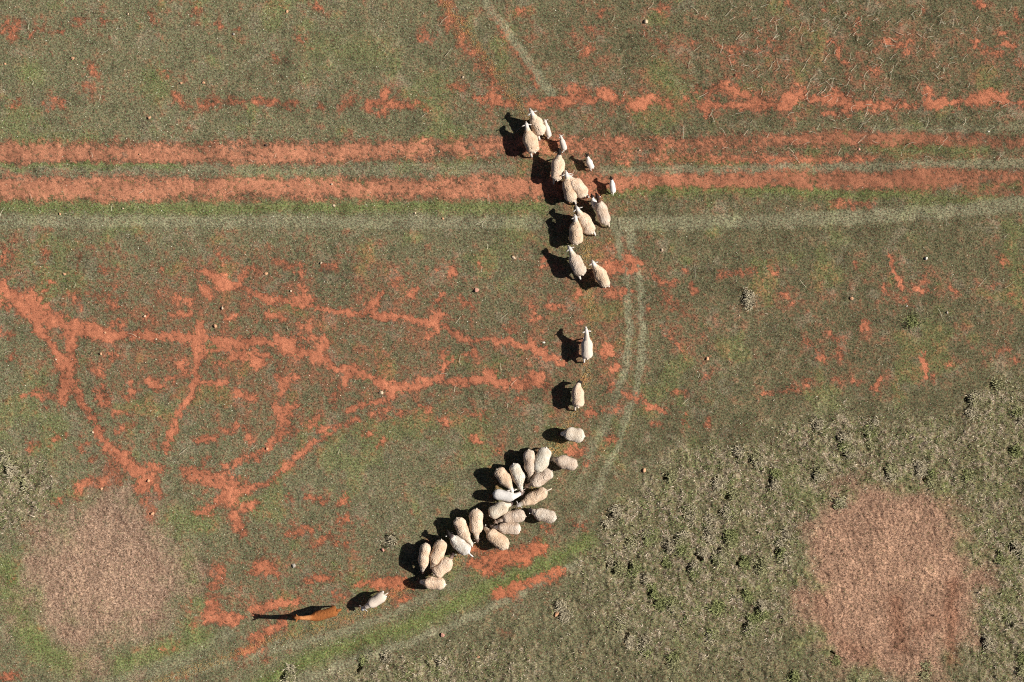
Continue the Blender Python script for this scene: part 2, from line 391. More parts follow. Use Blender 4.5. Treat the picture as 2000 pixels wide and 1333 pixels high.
    ([(1575, 668), (1582, 680)], 7, .7), ([(1605, 700), (1608, 702)], 6, .9), ([(1637, 690), (1642, 693)], 7, .85), ([(1803, 695), (1805, 720), (1807, 738)], [5, 6, 4], 1.), ([(1820, 738), (1825, 738)], 5, .8), ([(1850, 712), (1856, 716)], 5, .7),
    ([(1718, 735), (1715, 755), (1708, 762)], [5, 8, 7], .95), ([(1632, 740), (1640, 745)], 6, .75), ([(1665, 740), (1670, 745)], 6, .7), ([(1490, 768), (1530, 765), (1558, 760)], [5, 6, 5], .8), ([(1570, 745), (1578, 752)], 7, .6),
    ([(1755, 780), (1757, 783)], 5, .6), ([(1980, 702), (1985, 704)], 5, .7), ([(1865, 810), (1880, 808)], 6, .5), ([(1950, 690), (1970, 680)], 8, .5),
    # northern bare spots
    ([(15, 60), (35, 50)], 12, .75), ([(20, 78), (30, 74)], 9, .7), ([(62, 70), (66, 65)], 4, .8), ([(70, 58), (85, 62)], 6, .6), ([(115, 58), (120, 60)], 6, .7), ([(148, 40), (165, 38)], 7, .7), ([(195, 38), (205, 45)], 6, .65),
    ([(290, 22), (300, 45)], 7, .55), ([(375, 25), (385, 20)], 7, .5), ([(427, 47), (432, 50)], 7, .65), ([(462, 57), (465, 60)], 5, .6), ([(183, 132), (188, 140)], 9, .6), ([(165, 165), (172, 172)], 7, .5), ([(108, 195), (118, 205)], 9, .7),
    ([(25, 205), (35, 200)], 8, .6), ([(90, 212), (98, 210)], 5, .6), ([(320, 142), (330, 145)], 6, .5), ([(585, 72), (595, 85)], 5, .6), ([(540, 115), (555, 118)], 7, .6), ([(612, 12), (618, 15)], 7, .5), ([(830, 65), (838, 75)], 8, .5),
    ([(1020, 22), (1015, 28)], 7, .5), ([(1170, 15), (1175, 30)], 8, .6), ([(1285, 18), (1305, 15)], [8, 7], .65), ([(1262, 58), (1265, 62)], 7, .5), ([(1150, 55), (1160, 58)], 8, .45), ([(1155, 95), (1140, 108)], 8, .55), ([(1285, 82), (1295, 95)], 8, .5),
    ([(1430, 105), (1450, 95)], 10, .55), ([(1350, 85), (1355, 90)], 9, .45), ([(1435, 148), (1425, 152)], 6, .55), ([(1360, 172), (1365, 176)], 6, .65), ([(1540, 10), (1545, 15)], 7, .65), ([(1605, 8), (1608, 12)], 6, .6), ([(1625, 82), (1638, 95), (1635, 110)], [4, 6, 5], .85),
    ([(1640, 120), (1650, 125)], 5, .7), ([(1675, 40), (1680, 52)], 5, .65), ([(1730, 80), (1760, 85), (1780, 82)], 7, .65), ([(1765, 100), (1775, 103)], 5, .65), ([(1700, 140), (1710, 145)], 6, .5), ([(1805, 20), (1806, 24)], 5, .7), ([(1910, 8), (1918, 12)], 7, .85),
    ([(1900, 92), (1905, 80)], 6, .75), ([(1915, 95), (1945, 98), (1952, 105)], 7, .75), ([(1960, 90), (1980, 88)], 7, .85), ([(1985, 28), (1992, 40)], 6, .65), ([(1950, 63), (1962, 68)], 5, .6), ([(1988, 120), (1996, 135)], 7, .65), ([(1500, 80), (1520, 90)], 9, .5),
    ([(1480, 95), (1520, 100)], 8, .45), ([(20, 500), (8, 510)], 12, .5), ([(85, 490), (92, 500)], 8, .45), ([(155, 500), (150, 530)], 6, .5), ([(190, 525), (200, 530)], 9, .45), ([(315, 523), (318, 527)], 5, .9), ([(220, 560), (224, 563)], 5, .7), ([(95, 553), (100, 555)], 6, .65),
    ([(85, 564), (90, 566)], 5, .75), ([(145, 580), (150, 585)], 11, .65), ([(185, 577), (210, 582)], 9, .65), ([(222, 595), (228, 600)], 9, .7), ([(155, 600), (160, 605)], 6, .65), ([(205, 602), (208, 604)], 5, .7), ([(290, 620), (298, 625)], 7, .65), ([(225, 632), (245, 635)], 7, .6),
    ([(425, 500), (445, 503)], 5, .65),
]:
    w = [v * (.80 if v < 9.5 else .95) for v in w] if isinstance(w, list) else w * (.80 if w < 9.5 else .92)
    stroke(S, pts, w, s ** 1.35, lo=.35 if s >= .85 else 0.0, hi=1.75 if s >= .85 else 2.0)
    stroke(HALO, pts, [v * 2.6 + 9 for v in w] if isinstance(w, list) else w * 2.6 + 9, .5 + .4 * s)

# how easily bare soil breaks through, region by region
base = np.full((NY, NX), 0.02, dtype=np.float32)
R = np.zeros_like(base)
for cx, cy, rx, ry, s in [(520, 650, 480, 210, .15), (900, 720, 260, 160, .10), (1650, 120, 420, 110, .10), (1150, 150, 300, 150, .09), (1130, 560, 160, 330, .12), (1650, 640, 380, 130, .07),
                          (1500, 335, 700, 40, .14), (650, 1120, 240, 130, .07), (100, 530, 220, 120, .08), (1080, 380, 140, 90, .10), (1500, 205, 500, 30, .12), (1000, 1270, 160, 90, .08), (550, 190, 400, 40, .06)]:
    d = np.hypot((GX - cx) / rx, (GY - cy) / ry)
    R = np.maximum(R, s * (1 - sstep(.5, 1.25, d)))
base = base + .05 + 1.25 * R + 0.07 * fbmM + 0.05 * fbmL + .10 * HALO

# rough long grass, dead round patches, tyre bands, lush strips
rough = np.zeros_like(base)
edge = [(2260, 690), (2000, 740), (1900, 780), (1800, 815), (1650, 800), (1500, 845), (1380, 850), (1280, 930), (1200, 1010), (1130, 1090), (1080, 1180), (900, 1235), (760, 1275), (600, 1350), (520, 1593)]
ex = np.array([p[0] for p in edge][::-1], float)
ey = np.array([p[1] for p in edge][::-1], float)
yb = np.interp(GX, ex, ey)
rough = sstep(-35, 45, (GY - yb) + 16 * fbmL + 8 * fbmM)
rough = np.where(GX < 520, 0, rough)
rl = np.zeros_like(base)
blob(rl, -20, 960, 150, 90, 1.0, .6, 1.1, .12)
rough = np.maximum(rough, rl)
rm = np.zeros_like(base)
blob(rm, 1450, 690, 90, 120, .35, .3, 1.2, .1)
blob(rm, 1800, 625, 45, 30, .5, .3, 1.1, .1)
rough = np.maximum(rough, rm)
rdens = np.full_like(base, .13)
for cx, cy, rx, ry, v in [(1370, 1050, 230, 230, 1.), (1650, 880, 240, 110, 1.), (1900, 830, 160, 150, 1.), (1960, 1150, 90, 220, .95), (800, 1310, 260, 60, .7), (-20, 960, 150, 100, 1.)]:
    rdens = np.maximum(rdens, v * (1 - sstep(.7, 1.35, np.hypot((GX - cx) / rx, (GY - cy) / ry) + .15 * fbmL)))
dead = np.zeros_like(base)
blob(dead, 203, 1130, 172, 168, 1.0, .50, 1.20, .16)
dead2 = np.zeros_like(base)
blob(dead2, 1738, 1140, 186, 206, 1.0, .70, 1.16, .10)
rough = rough * (1 - dead2)
tyre = np.zeros_like(base)
for pts, w, s in [([(-260, 434), (0, 433), (500, 433), (1050, 436)], 13, .75), ([(1205, 438), (1500, 432), (1700, 424), (1850, 414), (2000, 398), (2260, 375)], 15, .85),
                  ([(-260, 336), (0, 334), (500, 335), (1000, 332)], 13, .45), ([(1180, 335), (1500, 330), (1700, 325), (1850, 322), (2000, 318), (2260, 312)], 9, .75), ([(1700, 255), (2000, 250)], 8, .4),
                  ([(915, -60), (945, 5), (985, 55), (1012, 92), (1045, 140), (1082, 185)], 9, 1.), ([(1195, 430), (1212, 490), (1225, 560), (1230, 640), (1222, 720), (1195, 800), (1150, 900), (1120, 960)], 7, [.8, .85, .85, .85, .85, .7, .55, .3]),
                  ([(1225, 440), (1245, 520), (1256, 600), (1255, 680), (1240, 770), (1208, 865), (1170, 950), (1135, 1020)], 7, [.95, 1., 1., 1., .95, .85, .7, .4]), ([(1130, 1100), (1000, 1168), (880, 1225), (760, 1270), (640, 1312), (500, 1370)], 8, .95), ([(900, 1130), (860, 1152), (760, 1203), (640, 1243), (500, 1278), (380, 1312), (250, 1360)], 8, [.2, .5, .55, .6, .6, .5, .4]),
                  ([(640, 1170), (700, 1150), (560, 1215)], 3, .4), ([(1190, 800), (1150, 880), (1130, 960)], 7, .3), ([(450, 1240), (350, 1290), (200, 1345)], 14, .5), ([(560, 1330), (700, 1285), (760, 1268)], 3, .8)]:
    stroke(tyre, pts, w, s, True, .5, 1.3)
lush = np.zeros_like(base)
for pts, w, s in [([(-260, 402), (0, 402), (250, 408), (600, 406), (1000, 405), (1060, 408)], 11, .72), ([(0, 322), (40, 330), (130, 322), (250, 326), (350, 326)], 5, .9), ([(25, 362), (50, 372), (90, 370), (130, 378), (200, 368)], 3, 1.),
                  ([(240, 355), (262, 354)], 3, .8), ([(360, 374), (395, 368)], 3, .8), ([(1180, 378), (1300, 372), (1450, 372), (1600, 378), (1700, 380), (1790, 380)], 9, .7), ([(1780, 390), (1950, 390)], 7, .5), ([(1850, 375), (1995, 360)], 6, .4),
                  ([(1150, 1060), (1090, 1092), (1010, 1125), (900, 1175), (800, 1225), (700, 1255), (600, 1290), (500, 1345)], 15, .9), ([(10, 1110), (30, 1170), (45, 1220), (80, 1270), (150, 1300)], 24, .75), ([(230, 1300), (320, 1270), (400, 1250), (370, 1230)], 18, .7),
                  ([(370, 1090), (385, 1180)], 16, .5), ([(340, 1015), (400, 1020)], 22, .55), ([(55, 140), (70, 148)], 18, .6), ([(300, 155), (310, 180)], 22, .5), ([(850, 160), (860, 180)], 25, .35), ([(620, 95), (740, 100)], 28, .35), ([(1290, 140), (1320, 180)], 25, .5),
                  ([(100, 310), (50, 300)], 4, .4), ([(1300, 310), (1450, 320)], 7, .5), ([(1700, 290), (1925, 292)], 8, .5), ([(1840, 950), (1850, 980)], 14, .9), ([(1900, 1020), (1925, 1060)], 18, .6), ([(1080, 270), (1000, 1000)], 1, .01)]:
    stroke(lush, pts, w, s)
fringe = np.zeros_like(base)
bl = sstep(.45, 1.0, fbmG * .5 + fbmL * .45)
lush = np.maximum(lush, .38 * bl)

soil = np.maximum(S, 0) * .86 + base + (0.08 * fbmF + 0.05 * fbmM) * (S > .05) + (.065 + .05 * HALO) * fbmF
soil = soil * (1 - 0.8 * rough) * (1 - 0.72 * dead) * (1 - .78 * dead2)
soil = soil - 0.45 * sstep(.3, .9, lush) * (S < .85) - .22 * tyre
soil = np.clip(soil, 0, 1.25)
# green islands inside the ruts, more towards the right-hand side
soil -= 0.5 * sstep(1.1, 1.9, fbmM) * (S > .6) * sstep(200, 320, GY) * sstep(440, 400, GY)
bare = sstep(.34, 1.0, soil + .05 * fbmF)

east = sstep(300, 1700, GX)          # paler grass westward: brighter view of sunlit blade sides painted into the colour


def C3(*c):
    return np.array(c, dtype=np.float32)


def mixc(a, b, f):
    return a + (b - a) * f[..., None]


mat_c = np.broadcast_to(C3(.150, .148, .085), (NY, NX, 3)).astype(np.float32)
mat_c = mixc(mat_c, C3(.100, .095, .050), east * .75)  # mat darkened eastward, the sunlit-side brightness difference put into its colour
mat_c = mixc(mat_c, C3(.165, .085, .050), np.clip(sstep(.10, .40, soil) * .85 + .18 * sstep(.5, 1.6, fbmM), 0, 1))
mat_c = mixc(mat_c, C3(.25, .215, .155), np.clip(.35 * sstep(.7, 2.0, fbm(21, 20, 160)), 0, 1))
mat_c = mixc(mat_c, C3(.125, .160, .045), np.clip(lush * .85, 0, 1))
mat_c = mixc(mat_c, C3(.245, .24, .155), np.clip(tyre * .60, 0, 1))
mat_c = mixc(mat_c, C3(.150, .140, .075), rough * rdens * .6)
mat_c = mixc(mat_c, C3(.25, .205, .145), rough * rdens * sstep(-.2, 1.2, fbm(61, 9, 60, .8)) * .8)
mat_c = mixc(mat_c, C3(.32, .21, .15), dead * .9)
mat_c = mixc(mat_c, C3(.34, .205, .14), dead2 * .92)
redd = np.zeros_like(base)
for pts, w, s in [([(1860, 1140), (1858, 1200), (1862, 1290)], 12, .8), ([(1750, 1180), (1760, 1260)], 16, .7), ([(1650, 1260), (1700, 1290)], 14, .5), ([(1790, 1230), (1830, 1210)], 14, .5), ([(1600, 1170), (1620, 1230)], 14, .35)]:
    stroke(redd, pts, w, s)
mat_c = mixc(mat_c, C3(.19, .085, .05), redd * .8)

soil_c = np.broadcast_to(C3(.385, .138, .074), (NY, NX, 3)).astype(np.float32)
rutm = np.zeros_like(base)
stroke(rutm, [(-260, 300), (700, 297), (1500, 276), (2260, 275)], 30, 1., True, .8, 1.3)
stroke(rutm, [(-260, 366), (1000, 369), (1700, 354), (2260, 345)], 34, 1., True, .8, 1.3)
soil_c = mixc(soil_c, C3(.39, .165, .095), rutm * (1 - east * .7))
soil_c = mixc(soil_c, C3(.27, .108, .060), rutm * sstep(900, 1900, GX))
soil_c = mixc(soil_c, C3(.375, .124, .060), sstep(900, 1080, GY) * sstep(350, 900, GX))
pale = (sstep(.62, 1.0, S) * .35)
soil_c = mixc(soil_c, C3(.42, .155, .086), pale * (1 - rutm) * (1 - east * .4))
soil_c = soil_c * (1 + .08 * fbmL + .08 * fbmM + .05 * fbmF)[..., None]
mat_c = mat_c * (1 + .08 * fbmL + .10 * fbmM)[..., None]

# relief
Z = 0.006 * fbmM + 0.004 * fbmF + 0.01 * fbmL
Z -= .018 * rutm
Z += rough * (0.012 * fbmM + 0.012 * fbm(31, 9, 34, .6))
Z += dead2 * .012 * fbmF + dead * .010 * fbmF
# hollows among the tussocks
TUS = [(1190, 1010), (1225, 1058), (1258, 1052), (1200, 1112), (1185, 1105), (1230, 1108), (1253, 1130), (1268, 1156), (1302, 1182), (1278, 1184), (1296, 1100), (1300, 1066), (1322, 1052), (1348, 1108), (1364, 1088), (1378, 1040), (1395, 1100), (1418, 1055), (1405, 1078), (1445, 1098), (1478, 1105), (1482, 1190), (1450, 1160), (1460, 1222), (1222, 1240), (1252, 1262), (1380, 1240), (1396, 1192), (1412, 1002), (1340, 1004), (1420, 972), (1468, 905), (1300, 935), (1394, 936), (1435, 890), (1505, 945), (1530, 1045), (1520, 1080), (1590, 925), (1690, 848), (1694, 870), (1700, 832), (1640, 858), (1652, 888), (1590, 830), (1632, 985), (1735, 918), (1795, 915), (1812, 930), (1940, 758), (1895, 785), (1985, 800), (1975, 880), (1885, 925), (1940, 1080), (1975, 1070), (1990, 1085), (1965, 1220), (1990, 1297), (1800, 1318), (1545, 1325), (1625, 1275), (1920, 1250), (1780, 625), (1455, 582), (10, 905), (40, 948), (1208, 1222), (1305, 1290), (1095, 1198), (700, 1305), (745, 1288), (850, 1292), (755, 1055), (560, 1318)]
rz = np.random.default_rng(5)
HOLE = np.zeros_like(base)
for qx, qy in TUS:
    aa, bb, dd = rz.uniform(5.5, 11), rz.uniform(4, 7.5), rz.uniform(.12, .24)
    th = rz.uniform(-.9, .9)
    sl = (slice(*np.searchsorted(gy, [qy - 30, qy + 30])), slice(*np.searchsorted(gx, [qx - 30, qx + 30])))
    ux, uy = XW[sl] - qx, YW[sl] - qy
    u1, u2 = (ux * math.cos(th) + uy * math.sin(th)) / aa, (-ux * math.sin(th) + uy * math.cos(th)) / bb
    hole_ = np.exp(-(u1 * u1 + u2 * u2) ** 2)
    Z[sl] -= dd * hole_
    HOLE[sl] = np.maximum(HOLE[sl], hole_)
Z = np.clip(Z, -.24, .2).astype(np.float32)

# ------------------------------------------------------------------ ground sheet, fine in the paddock, stretched out to the horizon
ext = np.array([6, 14, 30, 60, 120, 240, 520, 1100, 2400, 5200, 11000, 24000, 50000], float)
fx = np.concatenate([gx[0] - ext[::-1], gx, gx[-1] + ext])
fy = np.concatenate([gy[0] - ext[::-1], gy, gy[-1] + ext])
ne = len(ext)
pad2 = lambda A: np.pad(A, ((ne, ne), (ne, ne)) + ((0, 0),) * (A.ndim - 2), mode='edge')
FX, FY = np.meshgrid(fx, fy)
V = np.stack([(FX - 1000) * PX, (666.5 - FY) * PX, pad2(Z)], -1).reshape(-1, 3)
nyy, nxx = FX.shape
I = np.arange(nyy * nxx).reshape(nyy, nxx)
Q = np.stack([I[:-1, :-1], I[1:, :-1], I[1:, 1:], I[:-1, 1:]], -1).reshape(-1, 4)
me = np_mesh('ground', V, F4=Q)
so = pad2(soil).copy()
far = np.ones_like(so)
far[ne:-ne, ne:-ne] = 0
fc_ = far[..., None]
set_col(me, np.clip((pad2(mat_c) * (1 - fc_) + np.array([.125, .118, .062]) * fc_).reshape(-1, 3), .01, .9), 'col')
set_col(me, np.clip((pad2(soil_c) * (1 - fc_) + np.array([.42, .15, .08]) * fc_).reshape(-1, 3), .01, .9), 'soilcol')
so = so * (1 - far) + .22 * far
set_f(me, so, 'soil')
set_f(me, pad2(2.6 - 1.3 * rutm * sstep(.5, .9, S)), 'speckle')
me.materials.append(m_ground)
g = link('ground', me)
g['kind'] = 'structure'


# ------------------------------------------------------------------ vegetation scattered over it
def samp(F, x, y):
    i = np.clip(np.rint((x - gx[0]) / ST).astype(int), 0, NX - 1)
    j = np.clip(np.rint((y - gy[0]) / ST).astype(int), 0, NY - 1)
    return F[j, i]


def scatter(n, prob):
    x = rng.uniform(-220, 2220, n)
    y = rng.uniform(-220, 1553, n)
    p = samp(prob, x, y)
    k = rng.random(n) < p
    return x[k], y[k]


def blades(name, x, y, length, width, lean, cols, label, mat, curved=False):
    """many separate leaves as one mesh; length, width, lean (radians from upright) are per-leaf arrays"""
    n = len(x)
    az = rng.uniform(0, 2 * np.pi, n)
    z0 = samp(Z, x, y) - .006
    bx, by = (x - 1000) * PX, (666.5 - y) * PX
    dx, dy = np.cos(az), np.sin(az)
    tw = rng.uniform(-.9, .9, n)
    sx, sy = np.cos(az + np.pi / 2 + tw), np.sin(az + np.pi / 2 + tw)
    hx, hz = np.sin(lean), np.cos(lean)
    B = np.stack([bx, by, z0], -1)
    side = np.stack([sx, sy, rng.uniform(-.3, .3, n)], -1) * (width / 2)[:, None]
    if not curved:
        tip = B + np.stack([dx * hx * length, dy * hx * length, hz * length], -1)
        V = np.stack([B - side, B + side, tip], 1).reshape(-1, 3)
        F3 = np.arange(3 * n).reshape(-1, 3)
        me = np_mesh(name, V, F3=F3, smooth=False)
        C = np.repeat(cols, 3, axis=0)
    else:
        mid = B + np.stack([dx * hx * .55 * length, dy * hx * .55 * length, hz * .62 * length], -1)
        l2 = lean + rng.uniform(.3, .9, n)
        tip = mid + np.stack([dx * np.sin(l2) * .5 * length, dy * np.sin(l2) * .5 * length, np.cos(l2) * .5 * length], -1)
        V = np.stack([B - side, B + side, mid + side * .85, mid - side * .85, tip], 1).reshape(-1, 3)
        o = np.arange(n)[:, None] * 5
        F4 = o + np.array([[0, 1, 2, 3]])
        F3 = o + np.array([[3, 2, 4]])
        me = np_mesh(name, V, F3=F3, F4=F4, smooth=False)
        C = np.repeat(cols, 5, axis=0)
    set_col(me, C, 'col')
    me.materials.append(mat)
    o = link(name, me)
    o['kind'] = 'stuff'
    o['label'] = label
    o['category'] = 'grass'
    return o


def pick(n, pal, w):
    pal = np.array(pal, dtype=np.float32)
    i = rng.choice(len(pal), n, p=np.array(w) / np.sum(w))
    return pal[i]


GREEN = [(.105, .155, .056), (.145, .162, .080), (.165, .218, .080), (.30, .265, .17), (.21, .11, .07), (.46, .40, .29)]
# short grazed turf
clump = fbm(51, 2.2, 12, .3)
clumpB = fbm(52, 2.2, 14, .4)
p = np.clip((1 - HOLE) * (1 - bare * .95) * (1 - .55 * tyre) * (1 - .93 * np.maximum(dead, dead2)) * (1 - .5 * rough * rdens) * (.55 + .42 * clump.clip(-1.2, 1.2)), 0, 1)
x, y = scatter(1500000, p)
n = len(x)
cb, dl_ = samp(clumpB, x, y), samp(clump, x, y)
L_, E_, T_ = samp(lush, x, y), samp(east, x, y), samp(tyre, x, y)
c = pick(n, GREEN, [.34, .30, .18, .08, .07, .03])
c = np.where((rng.random(n) < .50 * sstep(.5, 1.3, cb))[:, None], pick(n, [(.36, .31, .20), (.50, .44, .31), (.26, .22, .14)], [.5, .25, .25]), c)
c = np.where((rng.random(n) < .6 * sstep(.5, 1.4, -cb) )[:, None], pick(n, [(.10, .14, .055), (.22, .10, .065)], [.65, .35]), c)
c = np.where((rng.random(n) < L_ * .8)[:, None], pick(n, [(.13, .22, .045), (.19, .27, .065), (.10, .15, .04)], [.4, .3, .3]), c)
c = np.where((rng.random(n) < T_ * .45)[:, None], pick(n, [(.31, .30, .20), (.23, .245, .15)], [.5, .5]), c)
RD = sstep(.10, .5, samp(soil, x, y))[:, None]
c = np.where(rng.random((n, 1)) < RD * .6, pick(n, [(.20, .10, .06), (.30, .14, .08), (.15, .11, .06)], [.4, .3, .3]), c)
c = np.where(rng.random((n, 1)) < .018, np.array([[.70, .64, .48]]), c)
c = c * (1.32 - .33 * E_)[:, None] * np.array([.97, 1.02, 1.06]) * rng.uniform(.75, 1.25, n)[:, None]  # west blades lightened in colour to imitate their sunlit sides
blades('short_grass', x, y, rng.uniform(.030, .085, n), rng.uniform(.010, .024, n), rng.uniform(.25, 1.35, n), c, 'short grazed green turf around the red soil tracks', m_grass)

# long rough grass
fbmR = fbm(61, 9, 60, .8)
tus = fbm(41, 7, 30, .4)
holes = sstep(-1.9, -1.15, tus)
p = np.clip((1 - HOLE) * rough * rdens * (.10 + .90 * holes) * (.62 + .38 * clump.clip(-1, 1)), 0, 1)
x, y = scatter(650000, p)
n = len(x)
h = .070 + .022 * samp(tus, x, y).clip(-1, 1.5)
cb = samp(clumpB, x, y)
c = pick(n, [(.155, .175, .065), (.24, .245, .11), (.36, .32, .19), (.50, .44, .30), (.115, .15, .05), (.34, .25, .19)], [.24, .22, .20, .09, .16, .09])
mos = samp(fbmR, x, y)
c = np.where((rng.random(n) < .75 * sstep(.1, 1.1, mos))[:, None], pick(n, [(.50, .41, .31), (.62, .52, .40), (.40, .31, .24)], [.5, .25, .25]), c)
c = np.where((rng.random(n) < .75 * sstep(.1, 1.2, -mos))[:, None], pick(n, [(.14, .19, .06), (.20, .23, .08), (.10, .14, .045)], [.4, .4, .2]), c)
c = np.where((rng.random(n) < .5 * sstep(.3, 1.1, cb))[:, None], pick(n, [(.46, .40, .27), (.58, .50, .36), (.30, .28, .15)], [.5, .25, .25]), c)
c *= rng.uniform(.95, 1.45, n)[:, None]
ln_, wd_, le_ = h * rng.uniform(.8, 2.0, n), rng.uniform(.012, .024, n), rng.uniform(.15, 1.15, n)
# tall tussocks, each throwing a dark hollow of shade on its west side
tx, ty, tl, tc = [], [], [], []
rt = np.random.default_rng(77)
for qx, qy in TUS:
    big = rt.uniform(.40, .95)
    for kk in range(rt.integers(1, 4)):
        ox, oy = qx + 9 + rt.normal(0, 3), qy + rt.normal(0, 7)
        m_ = int(330 * big)
        tx.append(ox + rt.normal(0, 5.2, m_)); ty.append(oy + rt.normal(0, 5.6, m_))
        tl.append(rt.uniform(.10, .29, m_) * (.35 + .65 * big))
        tc.append(np.tile(rt.choice([(.40, .38, .20), (.52, .45, .31), (.30, .32, .13)]), (m_, 1)) * rt.uniform(.7, 1.25, (m_, 1)))
tx, ty, tl, tc = np.concatenate(tx), np.concatenate(ty), np.concatenate(tl), np.concatenate(tc)
keep = np.ones(n, bool)
for qx, qy in TUS:
    keep &= ~((np.hypot((x - qx) / 9, (y - qy) / 7) < 1) & (rng.random(n) < .93))
x, y, ln_, wd_, le_, c = x[keep], y[keep], ln_[keep], wd_[keep], le_[keep], c[keep]
nt_ = len(tx)
x, y = np.concatenate([x, tx]), np.concatenate([y, ty])
ln_, wd_, le_ = np.concatenate([ln_, tl]), np.concatenate([wd_, rng.uniform(.014, .026, nt_)]), np.concatenate([le_, rng.uniform(.1, .95, nt_)])
c = np.concatenate([c, tc])
blades('long_grass', x, y, ln_, wd_, le_, c, 'rough tussocky long grass south east of the flock', m_grass, True)

# dead mats
p = np.clip(np.maximum(dead, dead2) * (1 - .5 * redd) * (.6 + .4 * clump.clip(-1, 1)), 0, 1)
x, y = scatter(1300000, p)
n = len(x)
k2 = samp(dead2, x, y)[:, None]
c = pick(n, [(.52, .37, .27), (.40, .27, .19), (.62, .48, .36), (.22, .15, .10), (.15, .19, .06)], [.33, .30, .14, .15, .08])
c = c * np.array([.92, .87, .88]) * (1 - k2 * np.array([.02, .10, .14])) * (1 - samp(redd, x, y)[:, None] * np.array([.2, .5, .55])) * (1.08 + .22 * samp(clumpB, x, y).clip(-1.5, 1.2))[:, None] * rng.uniform(.75, 1.25, n)[:, None]
blades('dead_grass', x, y, rng.uniform(.04, .10, n), rng.uniform(.010, .020, n), rng.uniform(.5, 1.45, n), c, 'two round mats of dead pinkish straw coloured grass', m_straw)


def ribbons(name, items, r, colf, label, cat):
    """thin three-sided stems along short bent polylines"""
    VV, FF, CC = [], [], []
    for pts in items:
        o = len(VV)
        cc = colf()
        k = len(pts)
        for i, P in enumerate(pts):
            A = pts[max(i - 1, 0)]
            Bq = pts[min(i + 1, k - 1)]
            d = np.array(Bq) - np.array(A)
            d /= np.linalg.norm(d) + 1e-9
            s = np.array([-d[1], d[0], 0])
            rr = r * (1 - .5 * i / k)
            VV += [np.array(P) - s * rr, np.array(P) + s * rr, np.array(P) + np.array([0, 0, rr * 1.4])]
            CC += [cc] * 3
        for i in range(k - 1):
            a = o + 3 * i
            for u, v in ((0, 1), (1, 2), (2, 0)):
                FF.append((a + u, a + v, a + 3 + v, a + 3 + u))
    me = np_mesh(name, np.array(VV), F4=np.array(FF), smooth=False)
    set_col(me, np.array(CC))
    me.materials.append(m_straw)
    o = link(name, me)
    o['kind'] = 'stuff'
    o['label'] = label
    o['category'] = cat
    return o


stems = []


def stem(px, py, length, ang, bend):
    x0, y0 = wpos(px, py)
    k = 4
    pts = []
    a = ang
    x, y = x0, y0
    for i in range(k + 1):
        pts.append((x, y, .055 + .02 * math.sin(i * 1.3 + px)))
        x += math.cos(a) * length / k
        y += math.sin(a) * length / k
        a += bend / k
    stems.append(pts)


R_ = random.Random(5)
for i in range(330):
    u = R_.random()
    if u < .60:
        px, py = R_.triangular(1290, 2060, 1680), R_.triangular(-60, 330, 40)
    elif u < .75:
        px, py = R_.uniform(1240, 2050), R_.uniform(0, 320)
    else:
        px, py = R_.uniform(0, 2050), R_.uniform(0, 900)
    stem(px, py, R_.uniform(.14, .42), R_.uniform(.3, 1.3) if R_.random() < .5 else R_.uniform(0, math.pi), R_.gauss(0, .9))
for px, py, l, a in [(870, 110, .42, .85), (1357, 545, .6, 1.53), (1211, 450, .5, 1.6), (1334, 272, .52, 1.5), (1355, 100, .40, .6), (1125, 103, .35, .45), (675, 320, .36, .38), (940, 532, .26, 1.4), (890, 632, .34, .9),
                     (1225, 650, .28, 1.0), (1208, 700, .40, .25), (350, 888, .46, .6), (1910, 560, .48, .8), (660, 888, .22, 1.2), (1612, 158, .40, -.8), (1620, 178, .22, 1.1), (1675, 280, .46, .7), (1690, 205, .26, 0),
                     (1705, 197, .22, 1.2), (1955, 209, .36, .4), (195, 197, .26, 1.3), (56, 58, .26, 1.4), (1905, 618, .30, 0), (1945, 655, .3, 1.1), (64, 392, .3, 1.9), (875, 330, .3, .3)]:
    stem(px, py, l, a, .15)
ribbons('straw_litter', stems, .0072, lambda: np.array([.92, .82, .60]) * R_.uniform(.65, 1.05), 'pale dry straw stalks strewn over the turf', 'straw')

# spilled yellow feed grain
trail = [(850, -20), (880, 20), (910, 55), (935, 95), (960, 128), (985, 165), (1005, 195), (1030, 228), (1060, 262), (1078, 300), (1095, 340), (1120, 400), (1138, 450), (1147, 490), (1150, 520), (1152, 570), (1155, 615),
         (1152, 660), (1146, 712), (1140, 742), (1122, 808), (1105, 838), (1088, 868), (1066, 890), (1045, 950), (1005, 1005), (965, 1040), (930, 1066), (890, 1092), (850, 1118), (800, 1145), (765, 1165), (730, 1188),
         (640, 1222), (580, 1240), (520, 1252), (470, 1275), (410, 1298), (340, 1322), (250, 1350)]
gp = []
for a, b_ in zip(trail[:-1], trail[1:]):
    L = math.dist(a, b_)
    dens = 10 if not (b_[1] > 1150 and b_[0] < 760) else 9
    for i in range(int(L * dens)):
        t = R_.random()
        gp.append((a[0] + (b_[0] - a[0]) * t + R_.gauss(0, 6.5), a[1] + (b_[1] - a[1]) * t + R_.gauss(0, 6.5)))
for cx, cy, r, k in [(1082, 878, 10, 700), (1105, 840, 10, 350), (1148, 500, 7, 300), (1145, 735, 8, 300), (900, 60, 14, 350), (865, 1095, 8, 250)]:
    gp += [(R_.gauss(cx, r), R_.gauss(cy, r)) for _ in range(k)]
gp = np.array(gp)
gp = gp[samp((fbmF > -.6).astype(np.float32), gp[:, 0], gp[:, 1]) > .5]
n = len(gp)
oct_ = np.array([(1, 0, 0), (-1, 0, 0), (0, 1, 0), (0, -1, 0), (0, 0, 1), (0, 0, -1)], float)
octf = np.array([(0, 2, 4), (2, 1, 4), (1, 3, 4), (3, 0, 4), (2, 0, 5), (1, 2, 5), (3, 1, 5), (0, 3, 5)])
